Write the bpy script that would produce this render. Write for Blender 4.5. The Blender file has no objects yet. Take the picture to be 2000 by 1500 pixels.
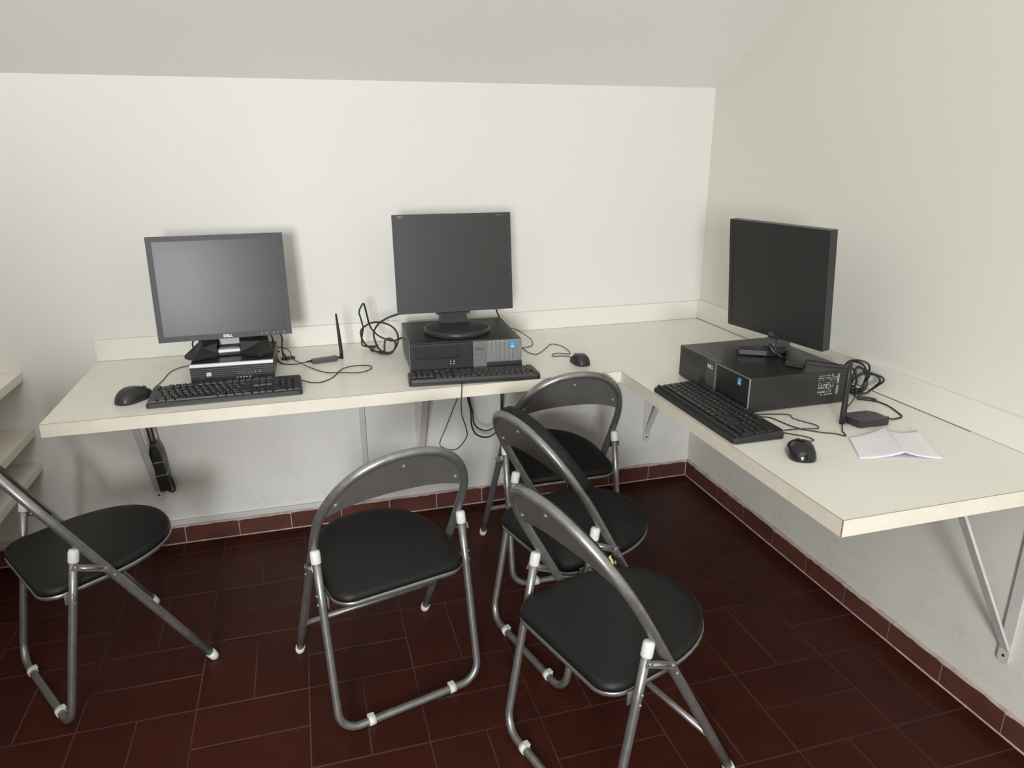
import bpy, bmesh, math, random
from mathutils import Vector, Matrix, Euler
random.seed(7)
C = bpy.context.scene.collection
PI = math.pi
Hd = 0.75

# ---------------------------------------------------------------- camera
cam_d = bpy.data.cameras.new('camera'); cam = bpy.data.objects.new('camera', cam_d); C.objects.link(cam)
cam.location = (-1.6384, -2.7424, 1.4479)
cam.rotation_euler = Euler((1.25681, 0.00385, -0.28150), 'XYZ')
cam_d.sensor_fit = 'HORIZONTAL'; cam_d.sensor_width = 36.0
cam_d.lens = 1407.02 / 2000 * 36.0
cam_d.clip_start = 0.02
bpy.context.scene.camera = cam

# ---------------------------------------------------------------- world, light, exposure
w = bpy.data.worlds.new('world'); bpy.context.scene.world = w; w.use_nodes = True
w.node_tree.nodes['Background'].inputs[0].default_value = (0.85, 0.92, 1.0, 1)
w.node_tree.nodes['Background'].inputs[1].default_value = 1.0
vs = bpy.context.scene.view_settings
vs.view_transform = 'Standard'; vs.look = 'None'; vs.gamma = 1.0; vs.use_curve_mapping = False
vs.exposure = 0.0

def area_light(name, loc, rot, sx, sy, power, col):
    l = bpy.data.lights.new(name, 'AREA'); l.shape = 'RECTANGLE'; l.size = sx; l.size_y = sy
    l.energy = power; l.color = col
    o = bpy.data.objects.new(name, l); C.objects.link(o); o.location = loc; o.rotation_euler = rot
    return o
# daylight entering through the window in the wall behind the photographer
WX0, WX1, WZ0, WZ1, WY = -3.08, -2.22, 1.0, 2.1, -5.6
area_light('window_daylight', ((WX0+WX1)/2, WY-0.06, (WZ0+WZ1)/2), (PI/2, 0, 0), WX1-WX0, WZ1-WZ0, 235, (0.985, 0.995, 1.0))
# overhead fill added for the top surfaces, set in an unseen ceiling opening
RX0, RX1, RY0, RY1, RZ = -3.2, -0.9, -4.9, -3.3, 2.88
area_light('added_top_fill', ((RX0+RX1)/2, (RY0+RY1)/2, RZ+0.04), (0, 0, 0), RX1-RX0, RY1-RY0, 24, (0.97, 0.985, 1.0))

# ---------------------------------------------------------------- materials
def mat(name, col, rough=0.5, metal=0.0, spec=0.5, coat=0.0):
    m = bpy.data.materials.new(name); m.use_nodes = True
    b = m.node_tree.nodes['Principled BSDF']
    b.inputs['Base Color'].default_value = (*col, 1); b.inputs['Roughness'].default_value = rough
    b.inputs['Metallic'].default_value = metal; b.inputs['Specular IOR Level'].default_value = spec
    b.inputs['Coat Weight'].default_value = coat
    return m
def nd(m, t, **kw):
    n = m.node_tree.nodes.new(t)
    for k, v in kw.items(): setattr(n, k, v)
    return n
def lk(m, a, b): m.node_tree.links.new(a, b)
def bsdf(m): return m.node_tree.nodes['Principled BSDF']
def objco(m, scale=(1, 1, 1)):
    t = nd(m, 'ShaderNodeTexCoord'); mp = nd(m, 'ShaderNodeMapping'); mp.inputs['Scale'].default_value = scale
    lk(m, t.outputs['Object'], mp.inputs['Vector']); return mp.outputs['Vector']
def noise(m, vec, scale, detail=3, rough=0.5):
    n = nd(m, 'ShaderNodeTexNoise'); n.inputs['Scale'].default_value = scale; n.inputs['Detail'].default_value = detail
    n.inputs['Roughness'].default_value = rough; lk(m, vec, n.inputs['Vector']); return n.outputs['Fac']
def ramp(m, fac, stops):
    r = nd(m, 'ShaderNodeValToRGB'); e = r.color_ramp.elements
    while len(e) < len(stops): e.new(0.5)
    for el, (p, c) in zip(e, stops): el.position = p; el.color = (*c, 1) if len(c) == 3 else c
    lk(m, fac, r.inputs['Fac']); return r.outputs['Color']
def mix(m, fac, a, b, mode='MIX'):
    x = nd(m, 'ShaderNodeMix', data_type='RGBA', blend_type=mode)
    for sock, v in ((x.inputs[0], fac), (x.inputs[6], a), (x.inputs[7], b)):
        if isinstance(v, (int, float)): sock.default_value = v
        elif isinstance(v, tuple): sock.default_value = (*v, 1) if len(v) == 3 else v
        else: lk(m, v, sock)
    return x.outputs[2]
def bump(m, h, strength, dist=0.01):
    b = nd(m, 'ShaderNodeBump'); b.inputs['Strength'].default_value = strength; b.inputs['Distance'].default_value = dist
    lk(m, h, b.inputs['Height']); lk(m, b.outputs['Normal'], bsdf(m).inputs['Normal'])
def noisy(m, col, amt, scale, rough_var=0.0, bmp=0.0):
    v = objco(m); n = noise(m, v, scale, 4, 0.6)
    c = ramp(m, n, [(0.3, tuple(x*(1-amt) for x in col)), (0.7, tuple(min(1, x*(1+amt)) for x in col))])
    lk(m, c, bsdf(m).inputs['Base Color'])
    if bmp: bump(m, noise(m, v, scale*6, 3), bmp, 0.002)
    return m

def wall_mat(name, base, scuff):
    m = mat(name, base, 0.75, 0, 0.25)
    v = objco(m); n = noise(m, v, 1.3, 3)
    c = ramp(m, n, [(0.3, tuple(x*0.975 for x in base)), (0.7, base)])
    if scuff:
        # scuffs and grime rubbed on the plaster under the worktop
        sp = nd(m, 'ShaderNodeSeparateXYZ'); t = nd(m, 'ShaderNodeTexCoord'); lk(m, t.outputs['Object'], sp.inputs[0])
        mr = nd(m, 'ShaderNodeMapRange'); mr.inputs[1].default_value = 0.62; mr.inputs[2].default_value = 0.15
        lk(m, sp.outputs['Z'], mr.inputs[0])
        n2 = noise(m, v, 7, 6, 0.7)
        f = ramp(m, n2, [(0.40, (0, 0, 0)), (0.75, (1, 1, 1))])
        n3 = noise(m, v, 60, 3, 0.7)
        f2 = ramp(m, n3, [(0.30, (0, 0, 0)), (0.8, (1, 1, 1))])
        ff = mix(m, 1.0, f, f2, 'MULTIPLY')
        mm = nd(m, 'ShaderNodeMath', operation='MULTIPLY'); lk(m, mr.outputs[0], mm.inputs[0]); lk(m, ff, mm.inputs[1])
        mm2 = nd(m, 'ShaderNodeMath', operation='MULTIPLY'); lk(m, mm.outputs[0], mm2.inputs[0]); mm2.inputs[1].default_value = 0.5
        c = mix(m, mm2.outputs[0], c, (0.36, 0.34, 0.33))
    lk(m, c, bsdf(m).inputs['Base Color'])
    bump(m, noise(m, v, 30, 4, 0.6), 0.12, 0.004)
    return m
M = {}
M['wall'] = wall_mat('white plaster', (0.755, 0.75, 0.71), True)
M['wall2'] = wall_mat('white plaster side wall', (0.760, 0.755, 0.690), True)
M['far'] = wall_mat('darkened unseen wall', (0.50, 0.46, 0.40), False)  # unseen walls, colour darkened to cut the bounced light
M['ceil'] = wall_mat('painted ceiling', (0.845, 0.825, 0.80), False)
M['desk'] = noisy(mat('white laminate', (0.80, 0.79, 0.71), 0.32, 0, 0.5), (0.80, 0.79, 0.71), 0.02, 3)
M['edge'] = noisy(mat('cream edge band', (0.75, 0.71, 0.60), 0.5), (0.75, 0.71, 0.60), 0.05, 12)
M['joint'] = mat('brown glue line', (0.42, 0.36, 0.27), 0.7)
M['chip'] = noisy(mat('chipped chipboard', (0.30, 0.20, 0.12), 0.85), (0.30, 0.20, 0.12), 0.5, 120)
M['upst'] = noisy(mat('white upstand board', (0.78, 0.77, 0.70), 0.4), (0.78, 0.77, 0.70), 0.02, 5)
M['shelf'] = noisy(mat('cream painted shelf', (0.86, 0.82, 0.72), 0.5), (0.86, 0.82, 0.72), 0.04, 8)
M['bracket'] = noisy(mat('white painted steel', (0.62, 0.61, 0.59), 0.45), (0.62, 0.61, 0.59), 0.05, 25)
M['hole'] = mat('dark hole', (0.02, 0.015, 0.012), 0.8)
M['trunk'] = mat('grey plastic trunking', (0.60, 0.60, 0.58), 0.45)
def steel(name, col, rough):
    m = mat(name, col, rough, 0.75, 0.5); v = objco(m); n = noise(m, v, 40, 5, 0.7)
    lk(m, ramp(m, n, [(0.35, tuple(x*0.82 for x in col)), (0.65, tuple(x*1.12 for x in col))]), bsdf(m).inputs['Base Color'])
    r = nd(m, 'ShaderNodeMapRange'); r.inputs[3].default_value = rough-0.06; r.inputs[4].default_value = rough+0.1
    lk(m, noise(m, v, 90, 3), r.inputs[0]); lk(m, r.outputs[0], bsdf(m).inputs['Roughness'])
    return m
M['tube'] = steel('silver grey painted steel tube', (0.31, 0.315, 0.305), 0.36)
M['link'] = steel('bright zinc steel', (0.42, 0.42, 0.41), 0.3)
M['panel'] = noisy(mat('grey painted back panel', (0.13, 0.127, 0.118), 0.5, 0.1), (0.13, 0.127, 0.118), 0.12, 9)
M['vinyl'] = mat('black vinyl', (0.010, 0.010, 0.0095), 0.5, 0, 0.32)
bump(M['vinyl'], noise(M['vinyl'], objco(M['vinyl']), 260, 3), 0.15, 0.001)
M['wrink'] = mat('wrinkled black fabric', (0.010, 0.010, 0.010), 0.7, 0, 0.3)
bump(M['wrink'], noise(M['wrink'], objco(M['wrink'], (1, 1, 0.4)), 26, 5, 0.65), 0.6, 0.012)
M['olive'] = mat('dark olive plastic', (0.030, 0.029, 0.018), 0.5)
M['foam'] = mat('yellowed foam', (0.55, 0.43, 0.20), 0.9)
M['cap'] = mat('white plastic cap', (0.68, 0.70, 0.66), 0.45)
M['black'] = mat('black plastic', (0.018, 0.018, 0.018), 0.42, 0, 0.4)
M['black2'] = mat('satin black plastic', (0.030, 0.030, 0.031), 0.35, 0, 0.45)
M['case'] = mat('black painted steel case', (0.022, 0.021, 0.020), 0.36, 0, 0.5)
M['gloss'] = mat('glossy black', (0.012, 0.012, 0.012), 0.16, 0, 0.5)
M['bez1'] = mat('charcoal bezel', (0.036, 0.038, 0.044), 0.45, 0, 0.35)
M['bez2'] = mat('dark grey bezel', (0.034, 0.035, 0.040), 0.45, 0, 0.4)
M['scr'] = mat('switched off screen', (0.030, 0.030, 0.029), 0.38, 0, 0.45)
M['scr1'] = mat('mottled switched off screen', (0.04, 0.043, 0.047), 0.30, 0, 0.27)  # uneven grey, varied by noise across the panel
v_ = objco(M['scr1']); lk(M['scr1'], ramp(M['scr1'], noise(M['scr1'], v_, 7, 5, 0.7), [(0.3, (0.028, 0.031, 0.034)), (0.75, (0.042, 0.045, 0.048))]), bsdf(M['scr1']).inputs['Base Color'])
M['silver'] = mat('silver plastic', (0.75, 0.76, 0.77), 0.35, 0.15)
M['grey'] = mat('mid grey plastic', (0.20, 0.20, 0.20), 0.4, 0.3)
M['darkgrey'] = mat('dark grey plastic', (0.07, 0.07, 0.068), 0.4)
M['chrome'] = mat('pale metal trim', (0.5, 0.5, 0.48), 0.3, 0.7)
M['white'] = mat('white print', (0.75, 0.75, 0.75), 0.5)
M['dimprint'] = mat('dim grey print', (0.20, 0.20, 0.20), 0.5)
M['legendprint'] = mat('pale grey print', (0.42, 0.42, 0.42), 0.5)
M['blue'] = mat('blue sticker', (0.03, 0.28, 0.62), 0.3)
M['paleblue'] = mat('pale sticker print', (0.5, 0.75, 0.88), 0.3)
M['paper'] = noisy(mat('white paper', (0.80, 0.79, 0.82), 0.8, 0, 0.2), (0.80, 0.79, 0.82), 0.02, 20)
M['cable'] = mat('black cable', (0.014, 0.014, 0.014), 0.45)
M['brown'] = mat('brown cable tag', (0.030, 0.019, 0.012), 0.5)
M['tie'] = mat('pale cable tie', (0.6, 0.6, 0.58), 0.4)
M['key'] = mat('black keycap', (0.016, 0.016, 0.016), 0.4, 0, 0.4)
M['keyb'] = mat('keyboard shell', (0.020, 0.021, 0.022), 0.38, 0, 0.5)
# perforated computer grille
def grille_mat(name, light, dark, sc):
    m = mat(name, light, 0.35, 0.5); v = objco(m)
    b = nd(m, 'ShaderNodeTexVoronoi'); b.inputs['Scale'].default_value = sc; b.inputs['Randomness'].default_value = 0.12
    mp = nd(m, 'ShaderNodeMapping'); mp.inputs['Scale'].default_value = (1, 0.0, 1.25); lk(m, v, mp.inputs['Vector'])
    lk(m, mp.outputs['Vector'], b.inputs['Vector'])
    lk(m, ramp(m, b.outputs['Distance'], [(0.30, dark), (0.40, light)]), bsdf(m).inputs['Base Color'])
    return m
M['grille'] = grille_mat('silver perforated grille', (0.50, 0.50, 0.50), (0.02, 0.02, 0.02), 230)
M['grilled'] = grille_mat('dark perforated grille', (0.10, 0.10, 0.10), (0.01, 0.01, 0.01), 230)
def louvre_mat():
    m = mat('black louvred front', (0.02, 0.02, 0.021), 0.4); v = objco(m)
    wv = nd(m, 'ShaderNodeTexWave', bands_direction='Z'); wv.inputs['Scale'].default_value = 48; lk(m, v, wv.inputs['Vector'])
    bump(m, wv.outputs['Fac'], 0.2, 0.001)
    return m
M['louvre'] = louvre_mat()
# terracotta
def tile_mat(name, c0, c1, rough):
    m = mat(name, c0, rough, 0, 0.15)
    g = nd(m, 'ShaderNodeNewGeometry'); v = objco(m)
    r = ramp(m, g.outputs['Random Per Island'], [(0.0, c0), (1.0, c1)])
    n = noise(m, v, 9, 5, 0.65)
    sh = ramp(m, n, [(0.3, (0.78, 0.78, 0.78)), (0.7, (1.15, 1.12, 1.1))])
    lk(m, mix(m, 1.0, r, sh, 'MULTIPLY'), bsdf(m).inputs['Base Color'])
    rr = nd(m, 'ShaderNodeMapRange'); rr.inputs[3].default_value = rough-0.08; rr.inputs[4].default_value = rough+0.14
    lk(m, noise(m, v, 5, 4), rr.inputs[0]); lk(m, rr.outputs[0], bsdf(m).inputs['Roughness'])
    bump(m, noise(m, v, 22, 4, 0.6), 0.12, 0.004)
    return m
M['tile'] = tile_mat('dark red terracotta tile', (0.043, 0.0098, 0.0062), (0.054, 0.0118, 0.007), 0.42)
M['ptile'] = tile_mat('terracotta plinth tile', (0.105, 0.040, 0.032), (0.13, 0.048, 0.038), 0.45)
M['grout'] = noisy(mat('brown grout', (0.062, 0.029, 0.022), 0.8), (0.062, 0.029, 0.022), 0.8, 3)
M['pgrout'] = noisy(mat('pale plaster grout', (0.48, 0.40, 0.36), 0.85), (0.48, 0.40, 0.36), 0.25, 30)

# ---------------------------------------------------------------- mesh helpers
def newbm(): return bmesh.new()
def obj(name, bm, m, parent=None, smooth=False, kind=None, label=None):
    bmesh.ops.recalc_face_normals(bm, faces=bm.faces)
    me = bpy.data.meshes.new(name); bm.to_mesh(me); bm.free()
    ms = m if isinstance(m, (list, tuple)) else [m]
    for x in ms: me.materials.append(x)
    if smooth:
        for p in me.polygons: p.use_smooth = True
    o = bpy.data.objects.new(name, me); C.objects.link(o)
    if parent: o.parent = parent
    if kind: o['kind'] = kind
    if label: o['label'] = label
    return o
def tag(o, label, cat, group=None):
    o['label'] = label; o['category'] = cat
    if group: o['group'] = group
    return o
def thing(name, label, cat, loc=(0, 0, 0), rz=0, group=None):
    o = bpy.data.objects.new(name, None); C.objects.link(o); o.empty_display_size = 0.05
    o.location = loc; o.rotation_euler = (0, 0, rz); return tag(o, label, cat, group)
def box(bm, x0, x1, y0, y1, z0, z1, bev=0.0, seg=2, mi=0, Mx=None):
    vs = [bm.verts.new((x, y, z)) for x in (x0, x1) for y in (y0, y1) for z in (z0, z1)]
    fs = [bm.faces.new([vs[i] for i in q]) for q in ((0, 1, 3, 2), (4, 6, 7, 5), (0, 4, 5, 1), (2, 3, 7, 6), (0, 2, 6, 4), (1, 5, 7, 3))]
    for f in fs: f.material_index = mi
    if bev > 0:
        r = bmesh.ops.bevel(bm, geom=list({e for f in fs for e in f.edges}), offset=bev, segments=seg, affect='EDGES', profile=0.5)
        for f in r['faces']: f.material_index = mi
        vs = list({v for f in r['faces'] for v in f.verts} | {v for v in vs if v.is_valid})
    if Mx is not None: bmesh.ops.transform(bm, matrix=Mx, verts=[v for v in vs if v.is_valid])
    return vs
def prism(bm, poly, y0, y1, axis='y', bev=0.0, mi=0, Mx=None, seg=2):
    """extrude a 2-D polygon. axis y: poly in (x,z); axis z: poly in (x,y); axis x: poly in (y,z)"""
    def P(a, b, t):
        return {'y': (a, t, b), 'z': (a, b, t), 'x': (t, a, b)}[axis]
    A = [bm.verts.new(P(a, b, y0)) for a, b in poly]; B = [bm.verts.new(P(a, b, y1)) for a, b in poly]
    n = len(poly); fs = [bm.faces.new(A), bm.faces.new(B[::-1])]
    for i in range(n): fs.append(bm.faces.new([A[i], B[i], B[(i+1) % n], A[(i+1) % n]]))
    for f in fs: f.material_index = mi
    vs = A + B
    bmesh.ops.recalc_face_normals(bm, faces=fs)
    if bev > 0:
        ed = [e for e in fs[0].edges] + [e for e in fs[1].edges]
        r = bmesh.ops.bevel(bm, geom=ed, offset=bev, segments=seg, affect='EDGES', profile=0.5)
        for f in r['faces']: f.material_index = mi
        vs = list({v for f in r['faces'] for v in f.verts} | {v for v in vs if v.is_valid})
    if Mx is not None: bmesh.ops.transform(bm, matrix=Mx, verts=[v for v in vs if v.is_valid])
    return vs
def tube(bm, pts, r, seg=12, closed=False, caps=True, mi=0, flat=None):
    pts = [Vector(p) for p in pts]; n = len(pts)
    T = []
    for i in range(n):
        a = pts[(i-1) % n] if (closed or i > 0) else pts[i]; b = pts[(i+1) % n] if (closed or i < n-1) else pts[i]
        t = (b-a); T.append(t.normalized() if t.length > 1e-9 else (T[-1] if T else Vector((0, 0, 1))))
    up = Vector((0, 0, 1)) if abs(T[0].z) < 0.9 else Vector((1, 0, 0))
    N = (up - T[0]*up.dot(T[0])).normalized(); rings = []
    for i in range(n):
        if i > 0:
            N = N - T[i]*N.dot(T[i]); N = N.normalized() if N.length > 1e-6 else T[i].orthogonal().normalized()
        Bn = T[i].cross(N); rr = r[i] if isinstance(r, (list, tuple)) else r
        rings.append([bm.verts.new(pts[i] + (N*math.cos(2*PI*k/seg) + Bn*math.sin(2*PI*k/seg)*(flat or 1))*rr) for k in range(seg)])
    m = n if closed else n-1
    for i in range(m):
        A, B = rings[i], rings[(i+1) % n]
        for k in range(seg):
            f = bm.faces.new([A[k], A[(k+1) % seg], B[(k+1) % seg], B[k]]); f.smooth = True; f.material_index = mi
    if caps and not closed:
        for R_ in (rings[0][::-1], rings[-1]):
            f = bm.faces.new(R_); f.material_index = mi
def crv(P, n=8):
    """Catmull-Rom through the points"""
    P = [Vector(p) for p in P]; out = []
    for i in range(len(P)-1):
        p0 = P[max(i-1, 0)]; p1 = P[i]; p2 = P[i+1]; p3 = P[min(i+2, len(P)-1)]
        for k in range(n):
            t = k/n; out.append(0.5*((2*p1) + (p2-p0)*t + (2*p0-5*p1+4*p2-p3)*t*t + (3*p1-p0-3*p2+p3)*t*t*t))
    out.append(P[-1]); return out
def disc(bm, c, r, h, axis='z', seg=24, mi=0, r2=None, bev=0.0):
    r2 = r if r2 is None else r2; c = Vector(c)
    ax = {'x': Vector((1, 0, 0)), 'y': Vector((0, 1, 0)), 'z': Vector((0, 0, 1))}[axis] if isinstance(axis, str) else Vector(axis).normalized()
    if bev: tube(bm, [c, c+ax*0.0001, c+ax*(h-bev), c+ax*(h-bev*0.3), c+ax*h], [r, r, r2, r2-bev*0.3, r2-bev], seg, mi=mi)
    else: tube(bm, [c, c+ax*h], [r, r2], seg, mi=mi)
_txt = {}
def text_mesh(s, size, bold=0.0):
    k = (s, size, bold)
    if k not in _txt:
        cu = bpy.data.curves.new('t', 'FONT'); cu.body = s; cu.size = size; cu.resolution_u = 2; cu.offset = bold
        cu.align_x = 'CENTER'; cu.align_y = 'CENTER'
        o = bpy.data.objects.new('t', cu); C.objects.link(o)
        dg = bpy.context.evaluated_depsgraph_get(); dg.update()
        me = bpy.data.meshes.new_from_object(o.evaluated_get(dg))
        C.objects.unlink(o); bpy.data.objects.remove(o); _txt[k] = me
    return _txt[k]
def add_text(bm, s, size, Mx, mi=0, bold=0.0, thick=0.0):
    b2 = bmesh.new(); b2.from_mesh(text_mesh(s, size, bold))
    if thick:
        r = bmesh.ops.extrude_face_region(b2, geom=b2.faces[:])
        bmesh.ops.translate(b2, vec=(0, 0, thick), verts=[g for g in r['geom'] if isinstance(g, bmesh.types.BMVert)])
    bmesh.ops.transform(b2, matrix=Mx, verts=b2.verts)
    vm = {v: bm.verts.new(v.co) for v in b2.verts}
    for f in b2.faces:
        try: nf = bm.faces.new([vm[v] for v in f.verts]); nf.material_index = mi
        except ValueError: pass
    b2.free()
def FX(x, y, z):  # text standing on a front (-y facing) surface
    return Matrix.Translation((x, y, z)) @ Matrix.Rotation(PI/2, 4, 'X')
def struct(name, bm, m): return obj(name, bm, m, kind='structure')

# ---------------------------------------------------------------- the room
X0, YF, HC, SL, FLAT = -4.0, WY, 1.680, 0.5457, 2.88
yflat = -(FLAT-HC)/SL
bm = newbm()                                               # floor: grout bed and one raised tile each
box(bm, X0-0.15, 0.15, YF-0.15, 0.15, -0.12, -0.0012, mi=1)
px, py, ox, oy, g = 0.2965, 0.2907, -1.434, -0.972, 0.0016
def ftile(a, b, c, d):
    a = max(a, X0); b = min(b, -0.012); c = max(c, YF); d = min(d, -0.012)
    if b-a < 0.01 or d-c < 0.01: return
    a += g; b -= g; c += g; d -= g; j = random.uniform(-0.0004, 0.0003); e = 0.0012
    lo = [bm.verts.new(p) for p in ((a, c, -0.002), (b, c, -0.002), (b, d, -0.002), (a, d, -0.002))]
    hi = [bm.verts.new(p) for p in ((a+e, c+e, j), (b-e, c+e, j), (b-e, d-e, j), (a+e, d-e, j))]
    bm.faces.new(hi)
    for k in range(4): bm.faces.new([lo[k], lo[(k+1) % 4], hi[(k+1) % 4], hi[k]])
for i in range(-9, 6):
    for j in range(-16, 5):
        x0 = ox+i*px; y0 = oy+j*py
        if (i+j) % 2 == 0: ftile(x0, x0+px/2, y0, y0+py); ftile(x0+px/2, x0+px, y0, y0+py)
        else: ftile(x0, x0+px, y0, y0+py/2); ftile(x0, x0+px, y0+py/2, y0+py)
struct('floor', bm, [M['tile'], M['grout']])
bm = newbm(); box(bm, X0-0.15, 0.15, 0, 0.15, -0.12, HC+0.2); struct('wall_back', bm, M['wall'])
bm = newbm(); prism(bm, [(0, -0.12), (0, HC+0.05), (yflat, FLAT+0.05), (YF-0.15, FLAT+0.05), (YF-0.15, -0.12)], 0, 0.15, 'x'); struct('wall_right', bm, M['wall2'])
bm = newbm(); prism(bm, [(0, -0.12), (0, HC+0.05), (yflat, FLAT+0.05), (YF-0.15, FLAT+0.05), (YF-0.15, -0.12)], X0-0.15, X0, 'x'); struct('wall_left', bm, M['far'])
bm = newbm()                                               # wall behind the photographer, with the window opening
box(bm, X0, WX0, YF-0.15, YF, -0.12, FLAT+0.05); box(bm, WX1, 0, YF-0.15, YF, -0.12, FLAT+0.05)
box(bm, WX0, WX1, YF-0.15, YF, -0.12, WZ0); box(bm, WX0, WX1, YF-0.15, YF, WZ1, FLAT+0.05)
struct('wall_front', bm, M['far'])
bm = newbm()
for a in ((WX0, WX0+0.04, WZ0, WZ1), (WX1-0.04, WX1, WZ0, WZ1), (WX0+0.04, WX1-0.04, WZ0, WZ0+0.04), (WX0+0.04, WX1-0.04, WZ1-0.04, WZ1)):
    box(bm, a[0], a[1], YF-0.05, YF-0.01, a[2], a[3], 0.003)
struct('window_1', bm, M['bracket'])
bm = newbm()                                               # sloping ceiling
prism(bm, [(0.15, HC-0.15*SL), (yflat, FLAT), (yflat, FLAT+0.12), (0.15, HC-0.15*SL+0.12)], X0-0.15, 0.15, 'x')
box(bm, X0-0.15, RX0, YF-0.15, yflat, FLAT, FLAT+0.12); box(bm, RX1, 0.15, YF-0.15, yflat, FLAT, FLAT+0.12)
box(bm, RX0, RX1, YF-0.15, RY0, FLAT, FLAT+0.12); box(bm, RX0, RX1, RY1, yflat, FLAT, FLAT+0.12)
struct('ceiling', bm, M['ceil'])
bm = newbm()  # frame of the ceiling opening added for the overhead fill
for a in ((RX0, RX0+0.04, RY0, RY1), (RX1-0.04, RX1, RY0, RY1), (RX0+0.04, RX1-0.04, RY0, RY0+0.04), (RX0+0.04, RX1-0.04, RY1-0.04, RY1)):
    box(bm, a[0], a[1], a[2], a[3], FLAT+0.0, FLAT+0.03, 0.003)
struct('added_fill_frame', bm, M['bracket'])
bm = newbm(); box(bm, X0, -2.47, -3.30, -3.20, 0.0, 1.47, 0.004); struct('shadow_blocker', bm, M['far'])  # unseen half-height blocker, added to shade the left of the back wall

def plinth(name, axis, joints, end):
    bm = newbm(); prev = joints[0]
    rr = random.Random(3 if axis == 'x' else 5)
    js = joints + [end]
    for a, b in zip(js[:-1], js[1:]):
        a2, b2 = a-0.0016, b+0.0016                        # going negative
        n = max(2, int(abs(b2-a2)/0.02)); base = 0.068+rr.uniform(-0.0015, 0.0015)
        top = [base+rr.uniform(-0.002, 0.0005) for _ in range(n+1)]
        if rr.random() < 0.6: top[0] -= 0.002; top[-1] -= 0.0025
        th0, th1 = 0.0, 0.011
        for k in range(n):
            u0 = a2+(b2-a2)*k/n; u1 = a2+(b2-a2)*(k+1)/n
            def P(u, t, z): return (u, -t, z) if axis == 'x' else (-t, u, z)
            q = [P(u0, th1, 0.002), P(u1, th1, 0.002), P(u1, th1, top[k+1]), P(u0, th1, top[k])]
            r_ = [P(u0, th0, 0.002), P(u1, th0, 0.002), P(u1, th0, top[k+1]), P(u0, th0, top[k])]
            if k == 0: Q = [bm.verts.new(p) for p in q]; R_ = [bm.verts.new(p) for p in r_]; Lf = (Q, R_); bm.faces.new([Q[0], Q[3], R_[3], R_[0]])
            else:
                Q = [last[0][1], bm.verts.new(q[1]), bm.verts.new(q[2]), last[0][2]]; R_ = [last[1][1], bm.verts.new(r_[1]), bm.verts.new(r_[2]), last[1][2]]
            bm.faces.new(Q); bm.faces.new([Q[3], Q[2], R_[2], R_[3]])
            if k == n-1: bm.faces.new([Q[1], Q[2], R_[2], R_[1]])
            last = (Q, R_)
    n = 60; a, b = joints[0], end                           # uneven plaster and grout behind and below the tiles
    tp = [0.0705+rr.uniform(-0.002, 0.004) for _ in range(n+1)]
    V = []
    for k in range(n+1):
        u = a+(b-a)*k/n
        for t, z in ((0.0095, -0.001), (0.0095, tp[k]-0.004), (0.006, tp[k]), (0.0, tp[k]+0.004)):
            V.append(bm.verts.new((u, -t, z) if axis == 'x' else (-t, u, z)))
        e = 0.0125+rr.uniform(0, 0.0015)
    for k in range(n):
        for q in range(3):
            f = bm.faces.new([V[k*4+q], V[(k+1)*4+q], V[(k+1)*4+q+1], V[k*4+q+1]]); f.material_index = 1
    # thin grout fillet on the floor line
    W_ = []
    for k in range(n+1):
        u = a+(b-a)*k/n; e = 0.0130+rr.uniform(0, 0.002)
        for t, z in ((0.010, 0.004), (e, 0.0008), (e, -0.001)):
            W_.append(bm.verts.new((u, -t, z) if axis == 'x' else (-t, u, z)))
    for k in range(n):
        for q in range(2):
            f = bm.faces.new([W_[k*3+q], W_[(k+1)*3+q], W_[(k+1)*3+q+1], W_[k*3+q+1]]); f.material_index = 1
    struct(name, bm, [M['ptile'], M['pgrout']])
plinth('baseboard_back', 'x', [-0.0125, -0.203]+[-0.203-0.1968*k for k in range(1, 20)], X0)
plinth('baseboard_right', 'y', [-0.0125, -0.09, -0.285]+[-0.285-0.1955*k for k in range(1, 27)], YF)
bm = newbm(); box(bm, -1.480, -1.459, -0.012, 0, 0.098, 0.711, 0.0015); struct('trim_1', bm, M['trunk'])
bm = newbm(); box(bm, -3.2, -1.459, -0.012, 0, 0.078, 0.098, 0.0015); struct('trim_2', bm, M['trunk'])

# ---------------------------------------------------------------- the L-shaped worktop
D, E_, TH, L, MR, UH, UT = 0.651, 0.661, 0.0377, 2.361, 1.705, 0.0760, 0.018
desk = thing('corner_desk', 'white L-shaped worktop on wall brackets running round the corner, cream front edge', 'desk', (0, 0, 0))
eb = 0.0012
bm = newbm(); prism(bm, [(-L+eb, -0.002), (-L+eb, -D+eb), (-E_-0.0+eb, -D+eb), (-E_+eb, -MR+eb), (-0.002, -MR+eb), (-0.002, -0.002)], Hd-TH, Hd, 'z'); obj('worktop', bm, M['desk'], desk)
bm = newbm()
for a, b, c, d in ((-L, -L+eb, -D, -0.002), (-L+eb, -E_, -D, -D+eb), (-E_, -E_+eb, -MR, -D), (-E_+eb, -0.002, -MR, -MR+eb)):
    box(bm, a, b, c, d, Hd-TH, Hd-0.0002)
obj('edge_band', bm, M['edge'], desk)
bm = newbm(); q = 0.0016
for a, b, c, d in ((-L, -E_, -D, -D+q), (-E_, -E_+q, -MR, -D+q), (-E_, -0.002, -MR, -MR+q)): box(bm, a, b, c, d, Hd-0.0006, Hd+0.0002)
obj('edge_joint', bm, M['joint'], desk, label='thin brown line where laminate meets edge band')
bm = newbm(); box(bm, -E_-0.0003, -E_+0.0018, -MR-0.0003, -MR+0.0018, Hd-TH+0.001, Hd-0.001); obj('chipped_corner', bm, M['chip'], desk, label='brown chipped corner')
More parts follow.
